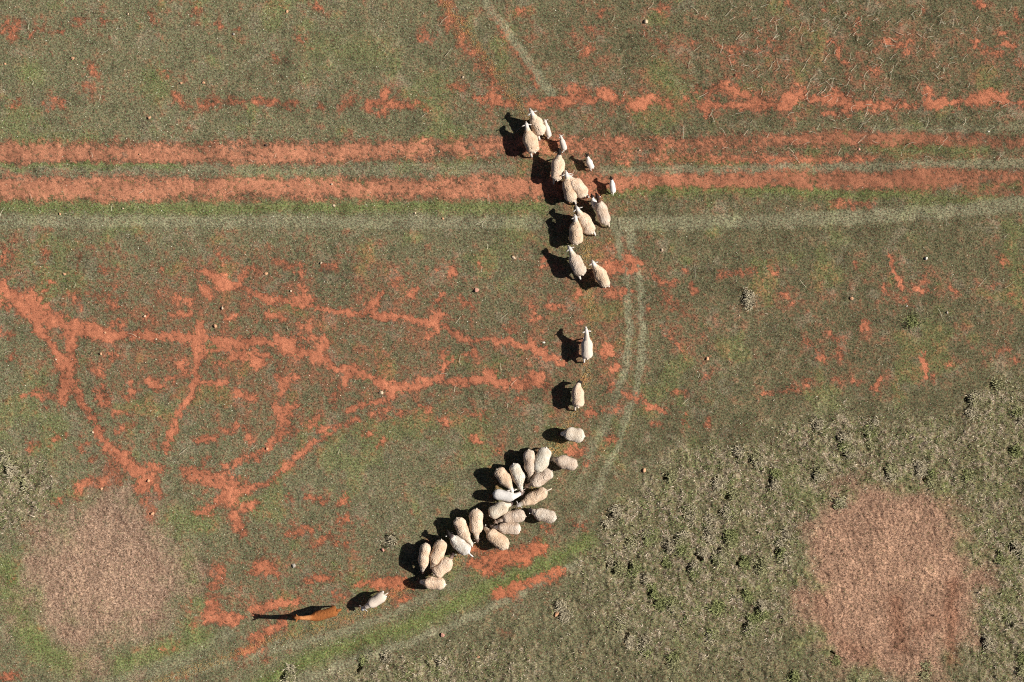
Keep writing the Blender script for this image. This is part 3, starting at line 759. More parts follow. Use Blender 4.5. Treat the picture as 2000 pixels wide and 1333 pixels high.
sz = rng.uniform(.006, .011, n)
cen = np.stack([(gp[:, 0] - 1000) * PX, (666.5 - gp[:, 1]) * PX, samp(Z, gp[:, 0], gp[:, 1]) + .02], -1)
V = (cen[:, None, :] + oct_[None] * sz[:, None, None] * rng.uniform(.7, 1.3, (n, 6, 1))).reshape(-1, 3)
F3 = (np.arange(n)[:, None, None] * 6 + octf[None]).reshape(-1, 3)
me = np_mesh('feed_grain', V, F3=F3)
set_col(me, np.repeat(pick(n, [(.70, .43, .15), (.78, .58, .29), (.52, .27, .09)], [.5, .3, .2]), 6, axis=0))
me.materials.append(m_grain)
o = link('feed_grain', me)
o['kind'] = 'stuff'
o['label'] = 'yellow feed grain trailed along the ground under the flock'
o['category'] = 'grain'

# ------------------------------------------------------------------ stones
STONES = [
    (1262, 43, 5.5, 'c', 'large rounded cream stone alone on the turf near the top edge'),
    (142, 115, 4.5, 'o', 'orange tan stone in the green turf of the top left corner area'),
    (10, 125, 3, 'o', 'small orange stone by the left edge north of the wheel ruts'),
    (353, 163, 3, 'o', 'small tan stone, western one of a close pair above the upper rut'),
    (398, 162, 2.8, 'o', 'small tan stone, eastern one of a close pair above the upper rut'),
    (291, 230, 3.6, 'o', 'round tan stone just above the upper rut on the left side'),
    (561, 23, 3.2, 'o', 'small tan stone in turf near the top edge, left of centre'),
    (250, 28, 2.6, 'c', 'small pale stone near the top edge in the left quarter'),
    (456, 67, 3.0, 'g', 'small pale grey stone in turf of the upper left quarter'),
    (904, 151, 3.0, 'c', 'small pinkish stone beside the worn track below the top edge'),
    (520, 284, 3.0, 'd', 'small dark stone on the upper edge of the upper wheel rut'),
    (273, 302, 2.4, 'o', 'tiny stone lying in the upper wheel rut at the far left'),
    (648, 360, 2.6, 'c', 'tiny white stone lying in the lower wheel rut'),
    (117, 418, 3.0, 'o', 'tan stone on the bright green strip below the lower rut, leftmost there'),
    (240, 408, 2.4, 'c', 'small pale stone on the bright green strip below the lower rut'),
    (652, 402, 3.2, 'c', 'flat cream stone on the bright green strip below the lower rut'),
    (811, 417, 2.6, 'c', 'small cream stone at the lower edge of the bright green strip'),
    (865, 427, 3.2, 'o', 'round tan stone on the pale tyre band west of the flock'),
    (126, 536, 3.5, 'o', 'tan stone in turf above the leftmost bare sheep pad'),
    (434, 602, 3.8, 'c', 'cream stone with dark shadow above the long bare pad'),
    (283, 618, 3.0, 'c', 'small cream stone just above the long bare sheep pad'),
    (420, 637, 4.6, 'o', 'oval orange stone right above the junction of two bare pads'),
    (205, 650, 2.8, 'o', 'small tan stone lying in the long bare sheep pad'),
    (305, 663, 2.4, 'c', 'tiny cream stone at the lower edge of the long bare pad'),
    (519, 535, 4.2, 'o', 'reddish tan stone below the tyre band, left of centre'),
    (627, 514, 2.8, 'c', 'small cream stone above a reddish bare spot left of centre'),
    (568, 569, 2.6, 'c', 'tiny pale stone above a short bare patch left of centre'),
    (930, 567, 5.5, 'p', 'large wedge shaped pink stone in open turf west of the flock'),
    (1003, 504, 3.8, 'c', 'bright cream stone west of the walking ewes'),
    (1293, 489, 3.4, 'c', 'pale stone in turf east of the tyre arc'),
    (1062, 669, 3.0, 'w', 'small white stone west of the lone shorn ewe'),
    (1381, 701, 4.4, 'o', 'flat orange stone in turf east of the lone shorn ewe'),
    (1258, 919, 4.6, 'o', 'flat orange stone in green turf east of the bunched flock'),
    (1436, 148, 3.4, 'r', 'small rusty stone in a bare spot in the upper right'),
    (1249, 294, 2.6, 'c', 'tiny pale stone between the ruts just east of the lambs'),
    (1678, 292, 3.4, 'p', 'pink stone between the ruts in the right quarter'),
    (1931, 257, 2.4, 'w', 'tiny white stone above the upper rut near the right edge'),
    (1809, 505, 4.4, 'w', 'angular white stone in dark turf on the right side'),
    (1663, 584, 4.6, 'o', 'tan stone with a dark shadow side in turf on the right side'),
    (1771, 598, 2.2, 'w', 'tiny white stone just north of a rough tuft on the right side'),
    (1850, 611, 2.6, 'g', 'small grey stone east of a rough tuft on the right side'),
    (748, 1075, 4.4, 'p', 'pinkish stone beside rough tufts left of the bottom group of sheep'),
    (573, 1105, 4.8, 'g', 'round grey brown stone in turf north of the llama'),
    (745, 768, 4.0, 'c', 'oval cream stone beside a forked bare pad in the middle'),
    (522, 877, 3.4, 'o', 'tan stone on the narrow diagonal bare pad left of centre'),
    (197, 692, 3.2, 'o', 'tan stone in turf east of the widest western pad'),
    (290, 939, 4.2, 'o', 'tan stone with dark hollow on the bare soil fan above the left dead patch'),
    (297, 1004, 4.4, 'o', 'orange cream stone on the small bare patch above the left dead patch'),
    (181, 845, 2.8, 'c', 'tiny cream stone on the narrow western pad'),
    (109, 703, 2.8, 'c', 'tiny cream stone in the western forked pad'),
    (198, 955, 3.0, 'o', 'small orange stone at the bottom of the bare soil fan'),
    (864, 1240, 4.4, 'p', 'pinkish orange stone in long grass south of the flock'),
    (934, 1283, 3.6, 'o', 'small orange stone in long grass near the bottom edge'),
    (1087, 1200, 5.0, 'o', 'orange stone beside a dark tuft south of the large bare patches'),
]
PAL = {'c': (.62, .47, .32), 'o': (.60, .33, .19), 'g': (.36, .32, .27), 'd': (.10, .07, .06), 'p': (.58, .30, .22), 'w': (.75, .70, .60), 'r': (.38, .15, .09)}
import bmesh
for i, (px, py, r, k, lab) in enumerate(STONES):
    bm = bmesh.new()
    bmesh.ops.create_icosphere(bm, subdivisions=3, radius=1.0)
    rs = random.Random(100 + i)
    sx, sy, sz_ = rs.uniform(.8, 1.2), rs.uniform(.75, 1.1), rs.uniform(.6, .85)
    planes = [(Vector((rs.gauss(0, 1), rs.gauss(0, 1), rs.gauss(0, .8))).normalized(), rs.uniform(.50, .82)) for _ in range(9)]
    for v in bm.verts:
        for nrm, d in planes:                      # knock flats off the pebble
            e = v.co.dot(nrm) - d
            if e > 0:
                v.co -= nrm * e * .85
        v.co += v.co.normalized() * .09 * mnoise.noise(v.co * 2.2 + Vector((i * 3.1, 0, 0)))
        v.co = Vector((v.co.x * sx, v.co.y * sy, v.co.z * sz_)) * (r * PX)
    me = bpy.data.meshes.new('stone')
    bm.to_mesh(me)
    bm.free()
    me.polygons.foreach_set('use_smooth', np.ones(len(me.polygons), dtype=bool))
    set_col(me, np.tile(np.array(PAL[k]), (len(me.vertices), 1)))
    me.materials.append(m_stone)
    x, y = wpos(px, py)
    z = float(samp(Z, np.array([px]), np.array([py]))[0])
    o = link('stone', me, loc=(x, y, z + r * PX * sz_ * .30))
    o.rotation_euler = (0, 0, rs.uniform(0, 6.28))
    o['label'] = lab
    o['category'] = 'stone'
    o['group'] = 'loose stones scattered over the paddock'

# ------------------------------------------------------------------ animals
DG = bpy.context.evaluated_depsgraph_get


class Body:
    """closed lofts gathered into one volume, fused by a voxel remesh"""

    def __init__(self):
        self.V, self.F = [], []

    def loft(self, rings, n=14):
        """rings: (centre Vector, side Vector, up Vector) with side/up already scaled to half-sizes"""
        o = len(self.V)
        for c, s, u in rings:
            for i in range(n):
                a = 2 * math.pi * i / n
                self.V.append(c + s * math.cos(a) + u * math.sin(a))
        k = len(rings)
        for j in range(k - 1):
            for i in range(n):
                a, b2 = o + j * n + i, o + j * n + (i + 1) % n
                self.F.append((a, b2, b2 + n, a + n))
        c0 = len(self.V)
        self.V.append(rings[0][0])
        self.V.append(rings[-1][0])
        for i in range(n):
            self.F.append((o + (i + 1) % n, o + i, c0))
            e = o + (k - 1) * n
            self.F.append((e + i, e + (i + 1) % n, c0 + 1))

    def tube(self, pts, n=10, flat=1.0, sidevec=None):
        """pts: (Vector, radius); rounded ends"""
        P = [Vector(p) for p, r in pts]
        Rr = [r for p, r in pts]
        rings = []
        fine = []
        for i in range(len(P) - 1):
            for t in (0, .34, .67):
                fine.append((P[i].lerp(P[i + 1], t), Rr[i] + (Rr[i + 1] - Rr[i]) * t))
        fine.append((P[-1], Rr[-1]))
        d0 = (P[1] - P[0]).normalized()
        d1 = (P[-1] - P[-2]).normalized()
        full = [(P[0] - d0 * Rr[0] * .85, Rr[0] * .4), (P[0] - d0 * Rr[0] * .5, Rr[0] * .8)] + fine + [(P[-1] + d1 * Rr[-1] * .5, Rr[-1] * .8), (P[-1] + d1 * Rr[-1] * .85, Rr[-1] * .4)]
        for i, (p, r) in enumerate(full):
            a = full[max(i - 1, 0)][0]
            b2 = full[min(i + 1, len(full) - 1)][0]
            d = (b2 - a).normalized()
            ref = sidevec if sidevec is not None else Vector((0, 0, 1))
            s = d.cross(ref)
            if s.length < .2:
                s = d.cross(Vector((1, .2, 0)))
            s.normalize()
            u = s.cross(d).normalized()
            rings.append((p, s * r, u * r * flat))
        self.loft(rings, n)

    def mesh(self, name, voxel, smooth=3):
        me = bpy.data.meshes.new(name + '_raw')
        me.from_pydata([tuple(v) for v in self.V], [], self.F)
        ob = bpy.data.objects.new(name + '_raw', me)
        COL.objects.link(ob)
        m = ob.modifiers.new('r', 'REMESH')
        m.mode = 'VOXEL'
        m.voxel_size = voxel
        m.adaptivity = 0
        s = ob.modifiers.new('s', 'SMOOTH')
        s.factor = .5
        s.iterations = smooth
        out = bpy.data.meshes.new_from_object(ob.evaluated_get(DG()))
        out.name = name
        bpy.data.objects.remove(ob)
        bpy.data.meshes.remove(me)
        out.polygons.foreach_set('use_smooth', np.ones(len(out.polygons), dtype=bool))
        return out


TT = np.array([0, .04, .12, .25, .4, .55, .7, .85, .95, 1.0])
HW = np.array([.085, .150, .195, .222, .236, .242, .226, .190, .155, .100])
TOP = np.array([.66, .705, .735, .748, .752, .75, .752, .76, .75, .715])
BOT = np.array([.56, .48, .41, .35, .315, .30, .315, .35, .41, .50])


def seg_dist(co, a, b2):
    a, b2 = np.array(a), np.array(b2)
    d = b2 - a
    t = np.clip(((co - a) @ d) / (d @ d + 1e-9), 0, 1)
    return np.linalg.norm(co - a - t[:, None] * d, axis=1)


def animal(name, label, cat, rump, chest, poll, nose, zp=.80, zn=.66, w=1.0, s=1.0, bend=0.0, fleece=None, wool=(.66, .54, .41), head=(.80, .74, .66), neck=None, leg=None,
           tail=.045, step=(0, 0, 0, 0), ears=.13, tag=False, seed=0, group=None, kind='sheep', rough_amp=.010, neck_r=1.0, belly=None, eardrop=-.02, rumpcol=None):
    """px positions of rump end, chest end, poll and nose tip; one continuous body mesh, fleece and ear tag as children"""
    rs = random.Random(seed)
    ph = rs.uniform(-.12, .22)
    zc = .6 * s if kind == 'sheep' else .8
    R0 = Vector((*wpos(*rump, zc), 0))
    C0 = Vector((*wpos(*chest, zc), 0))
    P0 = Vector((*wpos(*poll, zp), zp))
    N0 = Vector((*wpos(*nose, zn), zn))
    org = (R0 + C0) / 2
    R0 -= org
    C0 -= org
    P0 -= Vector((org.x, org.y, 0))
    N0 -= Vector((org.x, org.y, 0))
    ax = (C0 - R0).normalized()
    sd = Vector((ax.y, -ax.x, 0))                 # the animal's right
    L = (C0 - R0).length
    ks, kz = s, s
    if kind == 'llama':
        kz = 1.22

    def spine(t):
        return R0.lerp(C0, t) + sd * (bend * 4 * t * (1 - t) - bend * .0)

    def zt(z):                                     # trunk heights
        if kind == 'llama':
            return .56 + (z - .30) * .80
        return z * kz

    def trunk_rings(extra=0.0, t0=0.0, t1=1.0):
        rings = []
        for t in np.linspace(0, 1, 22):
            tt = t0 + (t1 - t0) * t
            hw = float(np.interp(tt, TT, HW)) * ks * w * (1.07 if fleece is not None else 1.0) * (1 + .075 * math.sin(6.28 * (tt * 1.55 + ph)))
            zt_, zb_ = zt(float(np.interp(tt, TT, TOP))), zt(float(np.interp(tt, TT, BOT)))
            c = spine(tt)
            c = Vector((c.x, c.y, (zt_ + zb_) / 2))
            hh = (zt_ - zb_) / 2
            d = (spine(min(tt + .03, 1.0)) - spine(max(tt - .03, 0))).normalized()
            sv = Vector((d.y, -d.x, 0))
            e = extra * (1 - .4 * (t > .97))
            rings.append((c, sv * (hw + e), Vector((0, 0, hh + e))))
        # rounded ends
        c, a, u = rings[0]
        rings.insert(0, (c - ax * .03 * ks, a * .55, u * .55))
        c, a, u = rings[-1]
        rings.append((c + ax * .03 * ks, a * .6, u * .6))
        return rings

    B = Body()
    B.loft(trunk_rings(0.0), 18)
    # neck
    nb = spine(.90)
    nb = Vector((nb.x, nb.y, zt(.60)))
    hd = (N0 - P0)
    hl = hd.length
    hdn = hd.normalized()
    nr = ks * neck_r
    pm = nb.lerp(P0, .55) + Vector((0, 0, .03 * ks if zp > .5 * s else .05 * ks))
    if kind == 'llama':
        pm = nb.lerp(P0, .5) + ax * .06
        B.tube([(nb, .125), (nb.lerp(pm, .6), .098), (pm, .085), (P0, .072)], 12)
    else:
        B.tube([(nb, .135 * nr), (pm, .098 * nr), (P0 - hdn * .02 * ks, .072 * nr)], 12)
    # head: cranium, cheeks, muzzle
    hs = hd.cross(Vector((0, 0, 1)))
    if hs.length < .02:
        hs = sd.copy()
    hs.normalize()
    hu = hs.cross(hdn).normalized()
    if hu.z < 0:
        hu = -hu
    q = ks if kind == 'sheep' else 1.28
    rings = []
    for t, a, u in [(-.26, .030, .035), (-.15, .056, .062), (0.0, .072, .080), (.18, .079, .086), (.36, .072, .082), (.55, .056, .066), (.74, .045, .052), (.90, .040, .044), (1.0, .024, .028)]:
        rings.append((P0 + hd * t - hu * (.012 * q * (t > .5)), hs * a * q, hu * u * q))
    B.loft(rings, 12)
    for sg in (-1, 1):                              # ears
        eb = P0 + hs * sg * .055 * q - hdn * .0 + hu * .03 * q
        if kind == 'llama':
            et = eb + hu * .13 + hs * sg * .07 - hdn * .03
            B.tube([(eb, .032), (eb.lerp(et, .5), .032), (et, .014)], 8)
        else:
            el = ears * 1.12 * (ks ** .7)
            et = eb + hs * sg * el - hdn * .25 * el + Vector((0, 0, eardrop))
            em = eb.lerp(et, .5) + Vector((0, 0, .012))
            wd = .038 * (ks ** .6)
            s1 = hdn * wd
            up = Vector((0, 0, .0125))
            B.loft([(eb - hs * sg * .02, s1 * .45, up), (eb, s1 * .55, up), (eb.lerp(em, .6), s1 * 1.0, up), (em, s1 * 1.05, up), (em.lerp(et, .6), s1 * .7, up), (et, s1 * .25, up * .7)], 8)
    # legs
    side = .115 * ks * w if kind == 'sheep' else .12
    legpts = []
    for li, (t, sg, hind) in enumerate(((.86, -1, False), (.86, 1, False), (.13, -1, True), (.13, 1, True))):
        b0 = spine(t)
        f = step[li] * (ks if kind == 'sheep' else 1)
        lat = sd * sg * side
        z = lambda v: v * (kz if kind == 'sheep' else 1.55)
        r = ks if kind == 'sheep' else 1.15
        if not hind:
            pts = [(b0 + lat * .85 + Vector((0, 0, zt(.46))), .068 * r), (b0 + lat + ax * f * .25 + Vector((0, 0, z(.33))), .045 * r), (b0 + lat + ax * (f * .6 + .015 * ks) + Vector((0, 0, z(.215))), .033 * r),
                   (b0 + lat + ax * f * .92 + Vector((0, 0, z(.07))), .023 * r), (b0 + lat + ax * (f + .012) + Vector((0, 0, .028 * r)), .030 * r)]
        else:
            pts = [(b0 + lat * .75 + Vector((0, 0, zt(.52))), .105 * r), (b0 + lat + ax * (.05 * ks + f * .3) + Vector((0, 0, z(.37))), .066 * r), (b0 + lat - ax * (.07 * ks - f * .75) + Vector((0, 0, z(.235))), .035 * r),
                   (b0 + lat - ax * (.045 * ks - f * .95) + Vector((0, 0, z(.075))), .024 * r), (b0 + lat - ax * (.025 * ks - f) + Vector((0, 0, .028 * r)), .031 * r)]
        legpts.append(pts)
        B.tube(pts, 10)
    # tail
    tb = spine(0.0) + Vector((0, 0, zt(.655)))
    tsd = sd * rs.uniform(-.03, .03)
    if kind == 'llama':
        B.tube([(tb, .06), (tb - ax * .09 - Vector((0, 0, .04)), .062), (tb - ax * .13 - Vector((0, 0, .13)), .04)], 10)
    elif tail:
        B.tube([(tb + ax * .02, .034 * ks), (tb - ax * tail * .6 * ks + tsd, .030 * ks), (tb - ax * tail * ks + tsd * 1.6 - Vector((0, 0, .05 * ks)), .022 * ks)], 8)
    vox = .0135 if s > .8 else .0095
    me = B.mesh(name, vox, 3)
    nv = len(me.vertices)
    co = np.empty(nv * 3, dtype=np.float32)
    me.vertices.foreach_get('co', co)
    co = co.reshape(-1, 3).astype(float)
    nrm = np.empty(nv * 3, dtype=np.float32)
    me.vertices.foreach_get('normal', nrm)
    nrm = nrm.reshape(-1, 3)
    amp = .004 if kind == 'sheep' else .007
    sc = 16
    dn = np.array([mnoise.noise(Vector((a * sc + seed, b2 * sc, c2 * sc))) for a, b2, c2 in co])
    me.vertices.foreach_set('co', (co + nrm * (dn * amp * s)[:, None]).astype(np.float32).ravel())
    wool, head = np.array(wool), np.array(head)
    neckc = wool if neck is None else np.array(neck)
    legc = (head if leg is None else np.array(leg))
    C = np.tile(wool, (nv, 1))
    dneck = seg_dist(co, nb.lerp(P0, .35), P0)
    fn = (1 - sstep(.10 * s, .17 * s, dneck))[:, None]
    C = C * (1 - fn) + neckc * fn
    dh = np.minimum(seg_dist(co, P0 - hdn * .02 * s, N0), 9)
    for sg in (-1, 1):
        eb = P0 + hs * sg * .04 * s
        dh = np.minimum(dh, seg_dist(co, eb, eb + hs * sg * (ears + .03) * s) + .03 * s)
    fh = (1 - sstep(.085 * s, .115 * s, dh))[:, None]
    C = C * (1 - fh) + head * fh
    dl = np.full(nv, 9.0)
    for pts in legpts:
        dl = np.minimum(dl, seg_dist(co, pts[1][0], pts[2][0]))
        dl = np.minimum(dl, seg_dist(co, pts[2][0], pts[4][0]))
    fl = ((1 - sstep(.05 * s, .09 * s, dl)) * (1 - sstep(zt(.30), zt(.40), co[:, 2])))[:, None]
    if kind == 'sheep':
        C = C * (1 - fl) + legc * fl
    for sg in (-1, 1):                              # eyes
        ep = np.array(P0 + hd * .24 + hs * sg * .074 * q + hu * .035 * q)
        fe = (1 - sstep(.013 * q, .022 * q, np.linalg.norm(co - ep, axis=1)))[:, None]
        C = C * (1 - fe) + np.array([.012, .010, .008]) * fe
    fz = (1 - sstep(.020 * q, .034 * q, np.linalg.norm(co - np.array(N0), axis=1)))[:, None] * .6
    C = C * (1 - fz) + np.array([.16, .10, .09]) * fz
    hoof = (1 - sstep(.018, .035, co[:, 2]))[:, None]
    C = C * (1 - hoof) + np.array([.07, .05, .04]) * hoof
    if rumpcol is not None:
        rc, rp, rr = rumpcol
        q3 = Vector((*wpos(*rp, .7), 0)) - org
        dr = np.hypot(co[:, 0] - q3.x, co[:, 1] - q3.y)
        fr = ((1 - sstep(rr * .6, rr, dr)) * sstep(.45, .52, co[:, 2]) * (1 - sstep(.72, .80, co[:, 2])))[:, None]
        C = C * (1 - fr) + np.array(rc) * fr
    C = C * (1 + (.10 if kind == 'sheep' else .30) * dn)[:, None]
    set_col(me, np.clip(C, .008, .9))
    me.materials.append(m_coat if kind == 'sheep' else m_fleece)
    z0 = float(samp(Z, np.array([(rump[0] + chest[0]) / 2]), np.array([(rump[1] + chest[1]) / 2]))[0])
    ob = link(name, me, loc=(org.x, org.y, z0 + .002))
    ob['label'] = label
    ob['category'] = cat
    if group:
        ob['group'] = group
    if fleece is not None:
        fc = np.array(fleece)
        F = Body()
        F.loft(trunk_rings(.020), 20)
        if neck_r > .8:
            nf = nb.lerp(P0, .62 if zp > .5 else .45)
            F.tube([(nb, .155 * nr), (nb.lerp(nf, .6) + Vector((0, 0, .02)), .128 * nr), (nf, .100 * nr)], 14)
        for pts in legpts[2:]:
            F.tube([(pts[0][0], .118 * ks), (pts[1][0], .082 * ks)], 10)
        fm = F.mesh('fleece', .0115, 2)
        nv = len(fm.vertices)
        co = np.empty(nv * 3, dtype=np.float32)
        fm.vertices.foreach_get('co', co)
        co = co.reshape(-1, 3)
        nrm = np.empty(nv * 3, dtype=np.float32)
        fm.vertices.foreach_get('normal', nrm)
        nrm = nrm.reshape(-1, 3)
        axn = np.array(ax)
        d = np.empty(nv)
        dirt = np.empty(nv)
        for i in range(nv):
            v = Vector(co[i])
            al = v.dot(ax)
            v2 = v + ax * (al * .35)                # locks run across the back
            a1 = mnoise.noise(v2 * 10 + Vector((seed * 1.7, 0, 0)))
            a2 = mnoise.noise(v2 * 19 + Vector((0, seed * 2.3, 0)))
            a3 = mnoise.noise(v * 5 + Vector((0, 0, seed)))
            d[i] = a1 * .45 + a2 * .5 + a3 * .9 - 4.0 * max(0, a2 * .8 + a1 * .4 - .24)
            dirt[i] = a3
        fm.vertices.foreach_set('co', (co + nrm * (d * rough_amp * 2.4)[:, None]).astype(np.float32).ravel())
        t = ((co @ axn) - R0.dot(ax)) / L
        fle = np.array([mnoise.noise(Vector(p) * 31 + Vector((5, seed, 0))) for p in co])
        Cf = fc[None] * (1 + np.array([[.18, .26, .34]]) * dirt[:, None])
        ff = (sstep(.20, .38, fle) * .28)[:, None]
        Cf = Cf * (1 - ff) + np.array([.27, .19, .12]) * ff
        rump_w = (1 - sstep(.02, .16, t))[:, None] * .35
        Cf = Cf * (1 - rump_w) + np.array(wool) * rump_w
        set_col(fm, np.clip(Cf, .02, .9))
        fm.materials.append(m_fleece)
        fo = link('fleece', fm, parent=ob)
    if tag:
        bm = bmesh.new()
        bmesh.ops.create_cube(bm, size=1.0)
        bmesh.ops.bevel(bm, geom=bm.edges[:] + bm.verts[:], offset=.2, segments=2, affect='EDGES')
        for v in bm.verts:
            v.co = Vector((v.co.x * .042, v.co.y * .036, v.co.z * .008))
        tm = bpy.data.meshes.new('ear_tag')
        bm.to_mesh(tm)
        bm.free()
        tm.materials.append(m_tag)
        to = link('ear_tag', tm, parent=ob)
        sgn = 1 if seed % 2 else -1
        to.location = P0 + hs * sgn * (.055 * q + ears * .6) + hu * .03 + Vector((0, 0, .022)) - hdn * .02
    return ob


WHITE, CREAM, BLACK, BROWN = (.70, .63, .56), (.62, .52, .41), (.022, .018, .016), (.10, .045, .028)
FL_C, FL_T, FL_G, FL_W = (.76, .565, .41), (.70, .51, .355), (.63, .495, .385), (.74, .66, .56)
GR1 = 'ewes walking in line along the feed trail'
GR2 = 'sheep bunched together feeding with heads down'
LMB = 'young lambs trotting beside the walking ewes'
W_, UP = dict(step=(.12, -.08, -.20, .06)), dict(zp=.80, zn=.70)
W2_ = dict(step=(-.08, .12, .05, -.20))
DN = dict(zp=.30, zn=.07)

A = animal
# walking line, north to south
A('sheep', 'white faced fleecy ewe leading the line, a lamb touching her flank', 'sheep', (1057, 263), (1043, 230), (1039, 221), (1034, 212), w=.98, fleece=FL_C, seed=1, group=GR1, head=WHITE, wool=CREAM, ears=.15, **W_, **UP)
A('sheep', 'white faced ewe on the west side of the leading ewe', 'sheep', (1043, 298), (1030, 258), (1028.5, 245), (1027, 238), w=1.08, fleece=FL_T, seed=2, group=GR1, head=WHITE, wool=CREAM, ears=.14, bend=.01, step=(.05, -.1, -.18, .05), **UP)
A('lamb', 'small white lamb pressed against the right flank of the leading ewe', 'lamb', (1073, 268), (1066.5, 244), (1065, 237), (1062, 233), zp=.50, zn=.42, s=.62, w=.80, wool=(.62, .55, .48), head=WHITE, seed=3, group=LMB, ears=.13, step=(.1, 0, -.1, 0))
A('lamb', 'small white lamb with white head just in front of the black headed ewe', 'lamb', (1103.5, 293), (1096.5, 272), (1095.5, 267), (1092, 263), zp=.50, zn=.42, s=.60, w=.84, wool=(.62, .55, .48), head=WHITE, seed=4, group=LMB, ears=.13, step=(.1, 0, -.1, 0))
A('sheep', 'black headed ewe with cream fleece walking on the upper wheel rut', 'sheep', (1088, 352), (1091, 308), (1092.5, 298), (1092, 290), w=1.0, fleece=FL_C, seed=5, group=GR1, head=BLACK, wool=CREAM, leg=CREAM, tag=True, ears=.11, **W_, **UP)
A('lamb', 'white lamb with a black head curving across the grass between the two ruts', 'lamb', (1157.5, 329), (1149, 310), (1146.5, 304), (1143, 300), zp=.48, zn=.40, s=.60, w=.92, wool=(.72, .64, .57), head=BLACK, leg=WHITE, seed=6, group=LMB, ears=.10, bend=-.03, step=(.1, -.05, -.12, .05))
A('lamb', 'thin bright white lamb with a black head on the lower rut, easternmost of the line', 'lamb', (1198, 377), (1195, 355), (1194, 349), (1192.5, 344), zp=.50, zn=.42, s=.62, w=.80, wool=(.70, .66, .63), head=BLACK, leg=WHITE, seed=7, group=LMB, ears=.09, step=(.05, 0, -.05, 0), tail=.16)
A('sheep', 'white eared ewe on the lower rut, left of two walking side by side', 'sheep', (1119, 393), (1108.5, 350), (1106.5, 341), (1104.5, 333), w=.96, fleece=FL_T, seed=8, group=GR1, head=WHITE, wool=CREAM, ears=.14, bend=-.03, step=(.1, -.1, .05, -.2), **UP)
A('sheep', 'stout cream ewe, right one of two side by side on the lower rut', 'sheep', (1142, 383), (1118, 352), (1112, 346), (1108, 340), w=1.05, fleece=FL_C, seed=9, group=GR1, head=WHITE, wool=CREAM, ears=.12, zp=.66, zn=.56, **W2_)
A('lamb', 'white lamb with black head tucked beside the brown necked ewe', 'lamb', (1164, 407), (1158, 390), (1156.5, 384), (1155, 379), zp=.48, zn=.40, s=.62, w=.85, wool=(.74, .68, .62), head=BLACK, leg=WHITE, seed=10, group=LMB, ears=.09)
A('sheep', 'slim ewe with black head and dark brown neck, lamb at her left shoulder', 'sheep', (1184, 438), (1170, 395), (1167, 386), (1164, 377), w=.90, fleece=FL_G, seed=11, group=GR1, head=(.03, .015, .012), neck=BROWN, wool=(.62, .5, .39), leg=CREAM, tag=True, ears=.08, neck_r=.75, **W2_, **UP)
A('sheep', 'white faced ewe behind the lower rut, right one of the pair with double shadow heads', 'sheep', (1155, 456), (1133, 419), (1128, 409), (1124, 402), w=.98, fleece=FL_C, seed=12, group=GR1, head=WHITE, wool=CREAM, ears=.15, bend=.015, step=(.1, -.05, .05, -.22), **UP)
A('sheep', 'broad white faced ewe, left one of the pair with double shadow heads', 'sheep', (1126, 477), (1124.5, 436), (1124, 426), (1122, 419), w=1.02, fleece=FL_T, seed=13, group=GR1, head=WHITE, wool=CREAM, ears=.12, step=(.1, -.1, -.03, .05), **UP)
A('sheep', 'long necked white eared ewe walking, second last before the lone shorn ewe', 'sheep', (1137, 537), (1119, 500), (1113.5, 487), (1109, 480), w=1.0, fleece=FL_G, seed=14, group=GR1, head=WHITE, wool=CREAM, ears=.12, **W_, **UP)
A('sheep', 'ewe walking beside the eastern bare patch, last before the lone shorn ewe', 'sheep', (1183, 560), (1163, 523), (1159, 515), (1156, 508), w=.90, fleece=FL_T, seed=15, group=GR1, head=WHITE, wool=CREAM, ears=.14, bend=.05, step=(.12, -.1, .05, -.14), **UP)
A('sheep', 'smooth pale shorn ewe walking alone in the gap between the two groups', 'sheep', (1147, 701), (1146, 662), (1145.5, 648), (1143.5, 638), w=.98, seed=16, group=GR1, head=WHITE, wool=(.62, .53, .44), ears=.12, tail=.05, step=(.12, -.08, -.22, .06), zp=.86, zn=.78)
A('sheep', 'cream fleeced ewe with lowered dark face, south of the shorn ewe', 'sheep', (1128, 795), (1127, 756), (1131, 747), (1136, 748), w=.90, fleece=FL_C, seed=17, group=GR1, head=BLACK, wool=CREAM, leg=CREAM, ears=.10, tag=True, bend=.035, zp=.52, zn=.34, step=(.05, -.05, -.22, .05))
A('sheep', 'round pale ewe standing crosswise to the line, dark face in shadow', 'sheep', (1140, 853), (1104, 846), (1095, 848), (1087, 850), w=1.05, fleece=(.70, .60, .48), seed=18, group=GR1, head=(.05, .03, .025), wool=(.70, .62, .52), ears=.08, zp=.42, zn=.24, rough_amp=.007)
A('sheep', 'grey beige ewe facing west at the east corner of the bunched flock', 'sheep', (1126, 910), (1088, 899), (1080, 897), (1072, 900), w=.96, fleece=FL_G, seed=19, group=GR2, head=(.45, .38, .32), wool=(.52, .43, .35), rough_amp=.006, **DN)
